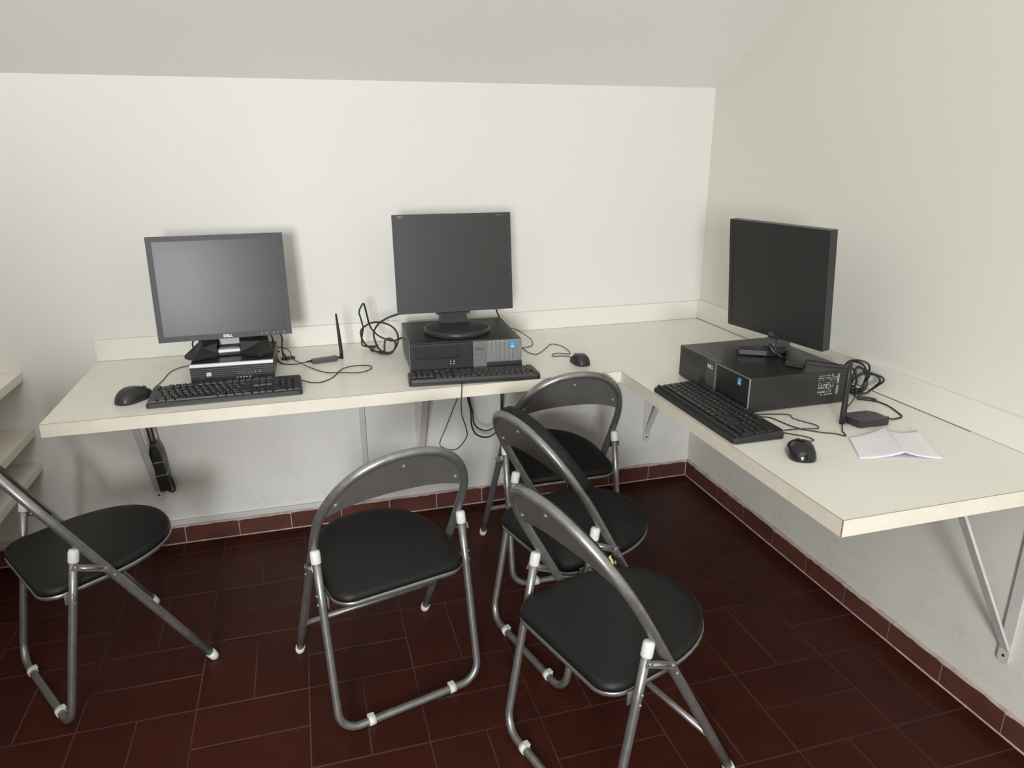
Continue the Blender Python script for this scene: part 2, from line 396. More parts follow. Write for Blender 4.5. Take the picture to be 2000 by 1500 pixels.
bm = newbm(); box(bm, -L, -UT, -UT, -0.0005, Hd+0.0006, Hd+UH, 0.0012); obj('upstand', bm, M['upst'], desk)
bm = newbm(); box(bm, -UT, -0.0005, -MR, -0.0005, Hd+0.0006, Hd+UH+0.004, 0.0012); obj('upstand', bm, M['upst'], desk)
bm = newbm(); box(bm, -UT-0.0022, -UT, -MR+0.3, -UT, Hd-0.0002, Hd+0.0005); obj('seam_gap', bm, M['hole'], desk, label='dark gap between worktop and upstand')

# wall brackets
def bracket(loc, rz, label, arm, zd, z0=0.192, w=0.032):
    t = thing('shelf_bracket', label, 'bracket', loc, rz, 'white brackets under the worktop')   # local: wall at y=0, room to -y
    H = Hd-TH-0.0005
    bm = newbm(); prism(bm, [(-w/2, z0+0.008), (-w/2+0.006, z0), (w/2-0.006, z0), (w/2, z0+0.008), (w/2, H), (-w/2, H)], -0.009, -0.0005, 'y', 0.0015)
    obj('wall_plate', bm, M['bracket'], t)
    bm = newbm(); box(bm, -w/2, w/2, -arm-0.03, -0.004, H-0.004, H, 0.0008); obj('arm', bm, M['bracket'], t)
    bm = newbm(); a = Vector((0, -0.006, zd)); b = Vector((0, -arm, H-0.006)); d = (b-a).normalized(); n = Vector((0, d.z, -d.y))
    q = []
    for s in (-1, 1):
        for p in (a, b):
            for h in (-1, 1): q.append(bm.verts.new(p + Vector((s*w*0.36, 0, 0)) + n*0.0035*h))
    for f in ((0, 1, 3, 2), (4, 6, 7, 5), (0, 4, 5, 1), (2, 3, 7, 6), (0, 2, 6, 4), (1, 5, 7, 3)): bm.faces.new([q[i] for i in f])
    obj('brace', bm, M['bracket'], t)
    bm = newbm(); disc(bm, (0, -0.0088, z0+0.022), 0.0042, -0.0006, 'y', 12); obj('screw_hole', bm, M['hole'], t)
    return t
bracket((-2.240, 0, 0), 0, 'white steel wall bracket holding the strapped black power adapter', 0.276, 0.232)
bracket((-1.243, 0, 0), 0, 'white steel wall bracket behind the arched top of the middle chair, under the central computer', 0.276, 0.232)
bracket((-0.220, 0, 0), 0, 'white steel bracket on the back wall nearest the room corner, screw hole showing', 0.276, 0.232)
bracket((0, -1.612, 0), -PI/2, 'large white steel bracket with a diagonal brace on the right-hand wall', 0.276, 0.232)

# cream shelves at the left edge
for z, lab in ((0.393, 'lowest of the three cream wall shelves left of the worktop'), (0.524, 'middle one of three cream wall shelves left of the worktop'), (0.728, 'topmost of the three cream wall shelves left of the worktop')):
    bm = newbm(); box(bm, -3.3, -2.603, -0.60, -0.001, z-0.030, z, 0.0015)
    tag(obj('wall_shelf', bm, M['shelf']), lab, 'shelf', 'cream shelves at the left')

# ---------------------------------------------------------------- folding chairs
CH = dict(wr=.2021, yc=.0907, zc=.5028, wf=.2058, yf=.3925, wa=.2015, yt=-.0454, H=.7686, s0=.6947, n=2.2237)
R1, R2 = 0.0115, 0.0105
def onplane(lat, s, off=0.0):
    F = Vector((0, CH['yf'], 0)); T = Vector((0, CH['yt'], CH['H'])); p = F.lerp(T, s); p.x = lat
    d = (T-F).normalized(); nrm = Vector((0, d.z, -d.y))    # towards the sitter (+y)
    return p+nrm*off
def archpts(off=0.0, wa=None, top=1.0):
    wa = wa or CH['wa']; pts = []
    for k in range(33):
        th = PI*k/32; c = math.cos(th); sn = math.sin(th); e = 2/CH['n']
        lat = wa*math.copysign(abs(c)**e, c); s = CH['s0']+(top-CH['s0'])*(sn**e)
        pts.append(onplane(lat, s, off))
    return pts
def seat_outline(gx=0.0):
    P = []
    for k in range(9):                                      # rear right corner, then front sweep, then rear left
        a = -PI/2+PI/2*k/8; P.append((0.130+gx+0.052*math.cos(a), 0.060+0.055*math.sin(a)-gx))
    for k in range(1, 25):
        a = PI*k/25; c = math.cos(a); s = math.sin(a)
        P.append((math.copysign((0.185+gx)*abs(c)**0.9, c), 0.150+(0.238+gx)*s**0.85))
    for k in range(9):
        a = PI+PI/2*k/8; P.append((-0.130-gx+0.052*math.cos(a), 0.060+0.055*math.sin(a)-gx))
    return P
SEATZ0, SEATZ1 = 0.400, 0.424                                # top surface, rear and front
def seat_mesh(thick, puff):
    bm = newbm(); O = seat_outline(); n = len(O); cx, cy = 0, 0.19
    def zt(y): return SEATZ0+(SEATZ1-SEATZ0)*(y+0.01)/0.4
    prof = [(1.0, -thick), (1.0, -thick*0.55), (0.985, -0.004), (0.955, 0.0), (0.85, puff*0.55), (0.6, puff*0.9), (0.3, puff)]
    rings = []
    for sc, dz in prof:
        rings.append([bm.verts.new((cx+(x-cx)*sc, cy+(y-cy)*sc, zt(cy+(y-cy)*sc)+dz)) for x, y in O])
    for A, B in zip(rings[:-1], rings[1:]):
        for k in range(n):
            f = bm.faces.new([A[k], A[(k+1) % n], B[(k+1) % n], B[k]]); f.smooth = True
    c = bm.verts.new((cx, cy, zt(cy)+puff))
    for k in range(n):
        f = bm.faces.new([rings[-1][k], rings[-1][(k+1) % n], c]); f.smooth = True
    bm.faces.new(rings[0][::-1]); return bm
def lerp3(a, b, t): return Vector(a).lerp(Vector(b), t)
def make_chair(name, label, loc, rz, thickpad=False):
    t = thing(name, label, 'chair', loc, rz, 'black folding chairs')
    # arched front frame
    bm = newbm(); A = archpts(); F1 = Vector((CH['wf'], CH['yf'], 0.0)); F2 = Vector((-CH['wf'], CH['yf'], 0.0))
    s_f = 0.022
    right = [F1.lerp(A[0], q) for q in (s_f, 0.25, 0.5, 0.75)]; left = [A[-1].lerp(F2, q) for q in (0.25, 0.5, 0.75, 1-s_f)]
    tube(bm, right+A+left, R1, 14); obj('front_frame', bm, M['tube'], t)
    # rear leg frame: a U standing on the floor
    bm = newbm(); wr, yc, zc = CH['wr'], CH['yc'], CH['zc']; rc = 0.055
    def up(x, z): return Vector((x, yc*(z-R2)/(zc-R2), z))
    pts = [up(wr, zc-0.01), up(wr, 0.35), up(wr, 0.2), up(wr, R2+rc+0.02)]
    for k in range(9):
        a = PI/2*k/8; pts.append(up(wr-rc+rc*math.cos(a), R2+rc-rc*math.sin(a)))
    for k in range(9):
        a = PI/2+PI/2*k/8; pts.append(up(-wr+rc+rc*math.cos(a), R2+rc-rc*math.sin(a)))
    pts += [up(-wr, R2+rc+0.02), up(-wr, 0.2), up(-wr, 0.35), up(-wr, zc-0.01)]
    tube(bm, pts, R2, 14); obj('rear_frame', bm, M['tube'], t)
    for s in (1, -1):
        bm = newbm(); a = up(s*wr, zc-0.034); b = up(s*wr, zc)
        tube(bm, [a, a.lerp(b, 0.05), a.lerp(b, 0.75), a.lerp(b, 0.93), b], [R2+0.0022, R2+0.0026, R2+0.0026, R2+0.001, R2-0.004], 14); obj('end_cap', bm, M['cap'], t)
        bm = newbm(); f = (F1 if s == 1 else F2); g_ = f.lerp(A[0] if s == 1 else A[-1], 0.05)
        tube(bm, [f+Vector((0, 0, 0.0005)), f.lerp(g_, 0.3), g_], [R1-0.0005, R1+0.002, R1+0.002], 14); obj('foot_cap', bm, M['cap'], t)
        bm = newbm(); p = Vector((s*0.118, 0, 0.0115))      # white plastic pads clipped on the floor bar
        tube(bm, [p-Vector((0.009, 0, 0)), p+Vector((0.009, 0, 0))], R2+0.0028, 12); box(bm, p.x-0.009, p.x+0.009, -0.003, 0.014, 0.020, 0.0245, 0.001)
        obj('floor_pad', bm, M['cap'], t)
        # short link from rear leg to front frame
        bm = newbm(); a = up(s*(wr+0.0125), 0.458); b = onplane(s*(CH['wa']+0.0125), 0.553)
        d = (b-a); dn = d.normalized(); nn = Vector((0, -dn.z, dn.y))*0.0085
        for off in (0, -s*0.0022):
            pass
        V = [bm.verts.new(a-dn*0.008+nn*k+Vector((o_, 0, 0))) for k in (-1, 1) for o_ in (0, s*0.0025)] + [bm.verts.new(b+dn*0.008+nn*k+Vector((o_, 0, 0))) for k in (-1, 1) for o_ in (0, s*0.0025)]
        for q in ((0, 1, 3, 2), (4, 6, 7, 5), (0, 4, 5, 1), (2, 3, 7, 6), (0, 2, 6, 4), (1, 5, 7, 3)): bm.faces.new([V[i] for i in q])
        mid0, mid1 = a.lerp(b, 0.15), a.lerp(b, 0.85); tube(bm, [mid0+Vector((s*0.0025, 0, 0)), mid1+Vector((s*0.0025, 0, 0))], 0.0035, 6)
        for p in (a, b): disc(bm, p+Vector((s*0.002, 0, 0)), 0.005, s*0.003, 'x', 10, r2=0.003)
        obj('link_plate', bm, M['link'], t)
        # rivets and seat hinge plate on the legs
        for z in (0.385, 0.362):
            bm = newbm(); disc(bm, up(s*(wr+R2-0.001), z), 0.0045, s*0.004, 'x', 10, r2=0.0025); obj('rivet', bm, M['link'], t)
        bm = newbm(); disc(bm, onplane(s*(CH['wa']+R1-0.001), 0.515), 0.005, s*0.004, 'x', 10, r2=0.003); obj('rivet', bm, M['link'], t)
        bm = newbm(); box(bm, min(s*(wr-R2-0.0035), s*(wr-R2-0.0005)), max(s*(wr-R2-0.0035), s*(wr-R2-0.0005)), 0.050, 0.078, 0.352, 0.384, 0.001); obj('hinge_plate', bm, M['link'], t)
    bm = newbm()                                            # stretcher between the front legs
    a = F1.lerp(A[0], 0.2084/CH['s0']); b = F2.lerp(A[-1], 0.2084/CH['s0']); off = Vector((0, -0.004, -0.002))
    tube(bm, [a+off, b+off], 0.0078, 12); obj('stretcher', bm, M['tube'], t)
    # seat: cushion over a tubular rim
    st = obj('seat', seat_mesh(0.021 if not thickpad else 0.032, 0.003 if not thickpad else 0.022), M['wrink'] if thickpad else M['vinyl'], t)
    bm = newbm(); O = seat_outline(-0.006)
    rim = [Vector((x, y, SEATZ0+(SEATZ1-SEATZ0)*(y+0.01)/0.4-(0.027 if not thickpad else 0.038))) for x, y in O]
    rim2 = []
    for k in range(len(rim)):
        if not rim2 or (rim[k]-rim2[-1]).length > 0.004: rim2.append(rim[k])
    tube(bm, rim2, 0.0088, 10, closed=True); obj('seat_rim', bm, M['tube'], st)
    # grey back panel filling the arch and the black pad on its front
    def panel_outline(inset):
        up_ = [onplane(0, 0)]*0; N = 26; top = []; bot = []
        for k in range(N+1):
            th = PI*(0.075+0.85*k/N); c = math.cos(th); sn = math.sin(th); e = 2/CH['n']
            lat = (CH['wa']-inset)*math.copysign(abs(c)**e, c); s = CH['s0']+(1.0-inset/0.885-CH['s0'])*(sn**e)
            top.append((lat, s))
        xe = top[0][0]
        for k in range(N+1):
            lat = -xe+2*xe*k/N; u = lat/xe
            s = 0.838-0.052*abs(u)**2.6 if abs(u) < 0.93 else 0.838-0.052*0.93**2.6+(abs(u)-0.93)*0.35
            bot.append((lat, s))
        return top, bot[1:-1]
    def slab(off0, off1, inset, m, name_, bev):
        bm = newbm(); top, bot = panel_outline(inset); rings = []
        for off, sc in ((off0, 1.0), (off0+(off1-off0)*0.6, 1.0), (off1, 0.0)):
            ii = bev*(1 if sc == 0.0 else 0)
            T = []
            for (lat, s) in top+bot:
                cl, cs = 0.0, 0.90; T.append(bm.verts.new(onplane(cl+(lat-cl)*(1-ii*5), cs+(s-cs)*(1-ii*9), off)))
            rings.append(T)
        nT = len(top); nB = len(bot)
        for A_, B_ in zip(rings[:-1], rings[1:]):
            n = len(A_)
            for k in range(n): f = bm.faces.new([A_[k], A_[(k+1) % n], B_[(k+1) % n], B_[k]]); f.smooth = True
        for R_ in (rings[0], rings[-1]):
            b = [R_[0+nT-1]] + R_[nT:] + [R_[0]]               # left-to-right along the bottom
            tp = R_[:nT][::-1]
            for k in range(nT-1): bm.faces.new([tp[k], tp[k+1], b[k+1], b[k]]) if len({tp[k], tp[k+1], b[k+1], b[k]}) == 4 else bm.faces.new(list(dict.fromkeys([tp[k], tp[k+1], b[k+1], b[k]])))
        return obj(name_, bm, m, t)
    bk = slab(-0.0035, 0.0035, 0.002, M['panel'], 'backrest', 0.0)
    if thickpad: pad = slab(0.004, 0.036, -0.006, M['wrink'], 'back_pad', 0.006)
    else: pad = slab(0.004, 0.016, 0.000, M['vinyl'], 'back_pad', 0.006)
    for lat, s in ((0, 0.950), (0.158, 0.842), (-0.158, 0.842)):
        bm = newbm(); a = onplane(lat, s, -0.0032); b = onplane(lat, s, -0.0052); c = onplane(lat, s, -0.0072)
        tube(bm, [a, b], [0.0085, 0.0075], 14); tube(bm, [b, c], [0.0045, 0.003], 10); obj('screw', bm, M['link'], bk)
    return t
CHAIRS = [
 ('A', (-2.4387, -0.7881), -1.0144, 'folding chair cut by the left picture edge, turned sideways beside the cream shelves', False),
 ('B', (-1.4577, -1.1273), 0.2504, 'folding chair standing alone in the middle, back to the viewer, facing the central computer', False),
 ('C', (-1.1000, -1.0097), -1.3123, 'folding chair with puffy wrinkled black seat and thick back pad, between two others', True),
 ('D', (-1.1786, -1.4732), -1.2802, 'nearest folding chair, facing the right-hand worktop, broad black seat in the foreground', False),
 ('E', (-0.8364, -0.6597), 0.0238, 'farthest folding chair, pushed under the inner corner of the worktop', False)]
for nm, l, r, lab, tp in CHAIRS:
    c_ = make_chair('folding_chair', lab, (l[0], l[1], 0), r, tp)
    if nm == 'D':
        bm = newbm(); rr = random.Random(2); p = onplane(0.158, 0.893, 0.014)
        tube(bm, [p+Vector((0.003*rr.uniform(-1, 1)+0.002*k, 0.001*rr.uniform(0, 1), 0.010-0.005*k)) for k in range(5)], [0.001, 0.003, 0.0022, 0.0032, 0.001], 6)
        obj('torn_foam', bm, M['foam'], [o for o in c_.children if o.name.startswith('back_pad')][0], label='yellowish foam showing through a tear')

# ---------------------------------------------------------------- computers on the desk (local: x right, y away, z up, origin front bottom centre)
def sticker(parent, x, z, w=0.016, h=0.020, y=-0.0005):
    bm = newbm(); box(bm, x-w/2, x+w/2, y-0.0006, y, z-h/2, z+h/2, mi=0)
    tube(bm, [(x+0.0045*math.cos(a*PI/6), y-0.0008, z+0.003+0.003*math.sin(a*PI/6)) for a in range(12)], 0.0006, 5, closed=True, mi=1)
    box(bm, x-w*0.3, x+w*0.3, y-0.001, y-0.0006, z-h*0.38, z-h*0.15, mi=1)
    return obj('sticker', bm, [M['blue'], M['paleblue']], parent)

# small computer under the left monitor
W1, D1, H1 = 0.251, 0.25, 0.060
pc = thing('small_desktop_computer', 'small flat black computer with a silver strip, beneath the left monitor', 'computer', (-1.8855, -0.3867, Hd), -0.0247)
bm = newbm(); box(bm, -W1/2, W1/2, 0.008, D1, 0.003, H1, 0.002); obj('case', bm, M['case'], pc)
bm = newbm(); box(bm, -W1/2, W1/2, -0.002, 0.008, 0.002, H1-0.009, 0.001); fp = obj('front_panel', bm, M['louvre'], pc)
bm = newbm(); box(bm, -W1/2, W1/2, -0.004, 0.009, H1-0.009, H1+0.001, 0.002); obj('silver_strip', bm, M['silver'], pc)
bm = newbm(); box(bm, -0.078, -0.064, -0.0032, -0.002, 0.021, 0.033, 0.0008); add_text(bm, 'hp', 0.011, FX(-0.071, -0.0034, 0.027), 1, 0.0001); obj('logo', bm, [M['white'], M['dimprint']], fp)
for k in range(5):
    bm = newbm(); x = 0.010+0.0095*k; box(bm, x, x+0.005, -0.0026, -0.0015, 0.010, 0.013); obj('port_mark', bm, M['white'], fp)
for k in range(5):
    bm = newbm(); x = 0.016+0.0095*k; box(bm, x, x+0.0045, -0.0030, -0.0015, 0.017, 0.030, 0.0006); obj('port', bm, M['darkgrey'], fp)
for x in (0.068, 0.083):
    bm = newbm(); disc(bm, (x, -0.0020, 0.026), 0.0032, -0.0014, 'y', 14); obj('button', bm, M['grey'], fp)
for x in (-0.11, 0.11):
    for y in (0.02, 0.23):
        bm = newbm(); disc(bm, (x, y, 0), 0.008, 0.0035, 'z', 12); obj('foot', bm, M['black'], pc)

# large computer in the middle
W2, D2, H2 = 0.3723, 0.3283, 0.1043
pc = thing('desktop_computer', 'black desktop computer with a silver perforated grille, beneath the central monitor', 'computer', (-1.1491, -0.5085, Hd), -0.0519)
bm = newbm(); box(bm, -W2/2+0.002, W2/2-0.002, 0.012, D2, 0.003, H2-0.001, 0.002); obj('case', bm, M['case'], pc)
bm = newbm(); box(bm, -W2/2, -W2/2+0.2062, 0.0, 0.014, 0.002, H2-0.004, 0.003); obj('front_panel', bm, M['black2'], pc)
bm = newbm(); box(bm, -W2/2-0.0012, -W2/2+0.0035, 0.0015, 0.013, 0.004, H2-0.005, 0.0005); obj('side_grille', bm, M['grille'], pc)
bm = newbm(); box(bm, -W2/2+0.018, -W2/2+0.165, -0.002, 0.001, 0.058, 0.090, 0.001); dr = obj('drive_bay', bm, M['black'], pc)
bm = newbm(); box(bm, -W2/2+0.020, -W2/2+0.163, -0.003, -0.001, 0.052, 0.0545, 0.0005); obj('slot', bm, M['gloss'], pc)
for x in (0.130, 0.141):
    for z in (0.030, 0.038):
        bm = newbm(); box(bm, -W2/2+x, -W2/2+x+0.003, -0.0008, 0.0, z, z+0.0035); obj('light_mark', bm, M['white'], pc)
for z in (0.030, 0.039):
    bm = newbm(); box(bm, -W2/2+0.148, -W2/2+0.160, -0.0012, 0.001, z, z+0.004, 0.0005); obj('port', bm, M['hole'], pc)
x0 = -W2/2+0.2062
bm = newbm(); box(bm, x0, x0+0.046, -0.0015, 0.014, 0.010, H2-0.003, 0.0015); bd = obj('silver_band', bm, M['grey'], pc, label='plain silver-grey vertical band')
bm = newbm(); add_text(bm, 'DELL', 0.0135, FX(x0+0.023, -0.0018, 0.076), 0, 0.0004, 0.0002); obj('logo', bm, M['darkgrey'], bd)
bm = newbm(); box(bm, x0+0.001, x0+0.045, -0.0019, -0.0012, 0.0555, 0.0565); obj('seam', bm, M['darkgrey'], bd)
bm = newbm(); box(bm, x0+0.046, W2/2, -0.0008, 0.014, 0.028, H2-0.003, 0.002); obj('grille', bm, M['grille'], pc)
bm = newbm(); box(bm, x0+0.046, W2/2, 0.0, 0.014, 0.003, 0.028, 0.001); obj('lower_grille', bm, M['grilled'], pc)
sticker(pc, W2/2-0.033, 0.085, 0.019, 0.026, -0.0009)
for x in (-0.16, 0.16):
    for y in (0.03, 0.30):
        bm = newbm(); disc(bm, (x, y, 0), 0.009, 0.0035, 'z', 12); obj('foot', bm, M['black'], pc)

# large computer on the right run
W3, D3, H3 = 0.3826, 0.3283, 0.1031
pc = thing('desktop_computer', 'matt black desktop computer with white regulatory marks on its side, beneath the right monitor', 'computer', (-0.4981, -0.9354, Hd), -1.5534)
bm = newbm(); box(bm, -W3/2+0.002, W3/2-0.002, 0.016, D3, 0.003, H3-0.001, 0.002); cs = obj('case', bm, M['case'], pc)
bm = newbm(); prism(bm, [(-W3/2, 0.016), (-W3/2, 0.004), (-W3/2+0.004, 0.0), (-W3/2+0.165, 0.0), (-W3/2+0.165, 0.016)], 0.004, H3-0.001, 'z', 0.001); fp = obj('front_panel', bm, M['black2'], pc)
bm = newbm(); box(bm, -W3/2+0.014, -W3/2+0.160, -0.0006, 0.002, 0.058, 0.088, 0.0006); obj('drive_bay', bm, M['gloss'], fp)
for k in range(2):
    bm = newbm(); x = -W3/2+0.128+0.012*k; box(bm, x, x+0.005, -0.0008, 0.001, 0.020, 0.038); obj('port', bm, M['hole'], fp)
bm = newbm(); box(bm, -W3/2+0.165, -W3/2+0.218, -0.0035, 0.018, 0.004, H3+0.0005, 0.0015); bd = obj('centre_band', bm, M['darkgrey'], pc, label='grey centre band')
bm = newbm(); add_text(bm, 'DELL', 0.0135, FX(-W3/2+0.186, -0.0038, 0.082), 0, 0.0005, 0.0002); obj('logo', bm, M['white'], bd)
bm = newbm(); box(bm, -W3/2+0.211, -W3/2+0.218, -0.0048, 0.0, 0.005, H3-0.002, 0.001); obj('trim_strip', bm, M['grey'], bd)
bm = newbm(); box(bm, -W3/2+0.218, W3/2-0.001, -0.003, 0.016, 0.004, H3+0.001, 0.002); fl = obj('flat_panel', bm, M['case'], pc)
bm = newbm(); box(bm, -W3/2+0.222, W3/2-0.002, -0.0042, -0.002, H3-0.0035, H3-0.001, 0.0006); box(bm, W3/2-0.004, W3/2+0.0006, -0.0042, -0.001, 0.012, H3-0.001, 0.0008); obj('chrome_edge', bm, M['chrome'], fl, label='pale metal edging')
sticker(pc, W3/2-0.048, 0.081, 0.016, 0.021, -0.0030)
# printed marks on the right-hand side (world -y side): local +x face
bm = newbm(); rr = random.Random(11); xf = W3/2-0.0018
def mark(y0, y1, z0, z1): box(bm, xf, xf+0.0003, y0, y1, z0, z1)
for z, hh, segs in ((0.086, 0.004, 7), (0.079, 0.0045, 9), (0.0725, 0.0045, 8), (0.066, 0.002, 18), (0.058, 0.005, 7), (0.050, 0.0065, 5), (0.043, 0.002, 8), (0.036, 0.006, 6), (0.029, 0.005, 5)):
    y = 0.225
    while y < 0.283:
        wd = rr.uniform(0.35, 1.0)*0.058/segs
        if not (0.252 < y < 0.268 and 0.046 < z < 0.062) and rr.random() < 0.86:
            n = 1 if hh < 0.0035 else 2
            for q in range(n):
                mark(y+wd*q/n, y+wd*(q+0.7)/n, z+rr.uniform(0, hh*0.2), z+hh*rr.uniform(0.7, 1.0))
        y += 0.058/segs
tube(bm, [(xf+0.0002, 0.260+0.0075*math.cos(a*PI/8), 0.055+0.0075*math.sin(a*PI/8)) for a in range(16)], 0.0011, 5, closed=True)
tube(bm, [(xf+0.0002, 0.255, 0.051), (xf+0.0002, 0.265, 0.059)], 0.0009, 5)
tube(bm, [(xf+0.0002, 0.271+0.003*math.cos(a*PI/5), 0.088+0.003*math.sin(a*PI/5)) for a in range(10)], 0.0008, 5, closed=True)
for (z0, z1) in ((0.028, 0.056), (0.060, 0.090)):
    for k in range(4): mark(0.288+0.0018*k, 0.289+0.0018*k, z0+0.001*k, z1)
obj('regulatory_print', bm, M['legendprint'], cs, label='white printed regulatory symbols')
for x in (-0.16, 0.16):
    for y in (0.03, 0.30):
        bm = newbm(); disc(bm, (x, y, 0), 0.009, 0.0035, 'z', 12); obj('foot', bm, M['black'], pc)

# ---------------------------------------------------------------- monitors
def head(t, W, H, bz, bb, Mx, mb, ms, dep=0.022, back=0.045, rad=0.004):
    bm = newbm()                                            # bezel ring + shell
    z0 = bb
    for a in ((-W/2, -W/2+bz, 0, H), (W/2-bz, W/2, 0, H), (-W/2+bz, W/2-bz, 0, z0), (-W/2+bz, W/2-bz, H-bz, H)):
        box(bm, a[0], a[1], 0, 0.006, a[2], a[3])
    box(bm, -W/2, W/2, 0.006, dep, 0, H, 0.002)
    prism(bm, [(-W*0.40, H*0.12), (W*0.40, H*0.12), (W*0.40, H*0.88), (-W*0.40, H*0.88)], dep-0.001, back, 'y', 0.008)
    bmesh.ops.transform(bm, matrix=Mx, verts=bm.verts); hd = obj('housing', bm, mb, t)
    bm = newbm(); box(bm, -W/2+bz, W/2-bz, 0.0018, 0.0058, z0, H-bz); bmesh.ops.transform(bm, matrix=Mx, verts=bm.verts); obj('screen', bm, ms, t)
    return hd
def place_head(base, face, yaw, pitch):
    """matrix in the thing's frame for a head whose bottom-front-centre sits at world point face"""
    v = Matrix.Rotation(-yaw, 4, 'Z') @ (Vector(face)-Vector(base))
    return Matrix.Translation(v) @ Matrix.Rotation(-pitch, 4, 'X'), v

# left monitor
base = (-1.899, -0.262, Hd+H1+0.001); yaw = 0.0389
m1 = thing('monitor', 'left monitor, wide grey mottled screen tilted back, on the small computer', 'monitor', base, yaw)
W, H = 0.4098, 0.333
Mx, v = place_head(base, (-1.9008, -0.28, 0.8645), yaw, 0.1258)
hd = head(m1, W, H, 0.0165, 0.0175, Mx, M['bez1'], M['scr1'])
bm = newbm(); add_text(bm, 'DELL', 0.0125, Mx @ FX(0.004, -0.0006, 0.0085), 0, 0.0006, 0.0002); obj('logo', bm, M['white'], hd)
for k, x in enumerate((0.110, 0.126, 0.146, 0.160, 0.180)):
    bm = newbm(); disc(bm, (x, 0.0, 0.0085), 0.0028, -0.0014, 'y', 12); disc(bm, (x, -0.0012, 0.0085), 0.0015, -0.0006, 'y', 8, mi=1)
    bmesh.ops.transform(bm, matrix=Mx, verts=bm.verts); obj('button', bm, [M['black'], M['white']], hd)
bm = newbm()                                                # column
prism(bm, [(0.018, 0.012), (0.040, 0.10), (0.056, 0.17), (0.066, 0.17), (0.058, 0.012)], -0.034, 0.034, 'x', 0.003); obj('stand_column', bm, M['grey'], m1)
bm = newbm(); box(bm, -0.0345, 0.0345, -0.034, -0.010, 0.010, 0.020, 0.002); obj('silver_bar', bm, M['silver'], m1)
bm = newbm(); prism(bm, [(-0.034, -0.036), (0.034, -0.036), (0.034, 0.060), (-0.034, 0.060)], 0.0, 0.011, 'z', 0.002); box(bm, -0.034, 0.034, -0.012, 0.05, 0.010, 0.025, 0.003); obj('stand_base', bm, M['gloss'], m1)
for s in (-1, 1):                                           # faceted feet spreading to the front corners
    bm = newbm()
    if s < 0: lo = [(-0.035, 0.060), (-0.035, -0.050), (-0.104, -0.080), (-0.137, -0.036), (-0.100, 0.030)]; hi = [(-0.035, 0.050, 0.050), (-0.035, -0.030, 0.044), (-0.078, -0.036, 0.034), (-0.104, -0.022, 0.024), (-0.084, 0.025, 0.048)]
    else: lo = [(0.035, 0.060), (0.035, -0.048), (0.096, -0.092), (0.136, -0.062), (0.125, 0.030)]; hi = [(0.035, 0.050, 0.050), (0.035, -0.032, 0.044), (0.105, -0.040, 0.042), (0.124, -0.026, 0.042), (0.122, 0.024, 0.050)]
    Lv = [bm.verts.new((x, y, 0)) for x, y in lo]; Lm = [bm.verts.new((x, y, 0.012 if i in (1, 2, 3) else 0.02)) for i, (x, y) in enumerate(lo)]; Hv = [bm.verts.new(p) for p in hi]
    n = 5; bm.faces.new(Lv[::-1]); bm.faces.new(Hv)
    for k in range(n):
        bm.faces.new([Lv[k], Lv[(k+1) % n], Lm[(k+1) % n], Lm[k]]); bm.faces.new([Lm[k], Lm[(k+1) % n], Hv[(k+1) % n], Hv[k]])
    bmesh.ops.bevel(bm, geom=bm.edges[:], offset=0.0015, segments=1, affect='EDGES')
    obj('stand_foot', bm, M['black'], m1)

# central monitor
base = (-1.150, -0.362, Hd+H2); yaw = -0.0292
m2 = thing('monitor', 'central monitor with a thin dark bezel on a round black foot', 'monitor', base, yaw)
Mx, v = place_head(base, (-1.1373, -0.30, 0.9093), yaw, 0.1001)
W, H = 0.4092, 0.3353
hd = head(m2, W, H, 0.0155, 0.019, Mx, M['bez2'], M['scr'])
bm = newbm(); add_text(bm, 'NEC', 0.0105, Mx @ FX(-W/2+0.027, -0.0004, H-0.0085), 0, 0.0003, 0.0001); obj('logo', bm, M['dimprint'], hd)
bm = newbm(); add_text(bm, 'MultiSync', 0.0070, Mx @ FX(W/2-0.038, -0.0004, H-0.0085), 0, 0, 0.0001); obj('logo', bm, M['dimprint'], hd)
bm = newbm(); tube(bm, [(0, 0, 0), (0, 0, 0.001), (0, 0, 0.012), (0, 0, 0.017), (0, 0, 0.019), (0, 0, 0.021)], [0.112, 0.114, 0.114, 0.111, 0.105, 0.06], 56); obj('stand_base', bm, M['black2'], m2)
bm = newbm(); prism(bm, [(0.040, 0.018), (0.066, 0.054), (0.094, 0.075), (0.114, 0.16), (0.128, 0.16), (0.105, 0.018)], -0.047, 0.047, 'x', 0.003); obj('stand_column', bm, M['black2'], m2)
bm = newbm(); box(bm, -0.060, 0.060, 0.0665, 0.085, 0.047, 0.056, 0.002); obj('hinge_cover', bm, M['black2'], m2)

# right monitor
base = (-0.262, -0.925, Hd+H3+0.001); yaw = -1.4156
m3 = thing('monitor', 'right monitor, black, turned away in profile on a forked stand', 'monitor', base, yaw)
Mx, v = place_head(base, (-0.278, -0.899, 0.900), yaw, -0.0857)
W, H = 0.393, 0.341
hd = head(m3, W, H, 0.0145, 0.017, Mx, M['black2'], M['scr'], dep=0.028, back=0.055)
bm = newbm(); add_text(bm, 'DELL', 0.012, Mx @ FX(0.0, -0.0006, 0.0085), 0, 0.0004, 0.0002); obj('logo', bm, M['grey'], hd)
for k in range(4):
    bm = newbm(); x = 0.085+0.022*k; box(bm, x, x+0.008, -0.001, 0.001, 0.0065, 0.0095); bmesh.ops.transform(bm, matrix=Mx, verts=bm.verts); obj('button', bm, M['black'], hd)
def m3l(x, y):                                             # world xy -> monitor frame
    v = Matrix.Rotation(-yaw, 4, 'Z') @ Vector((x-base[0], y-base[1], 0)); return (v.x, v.y)
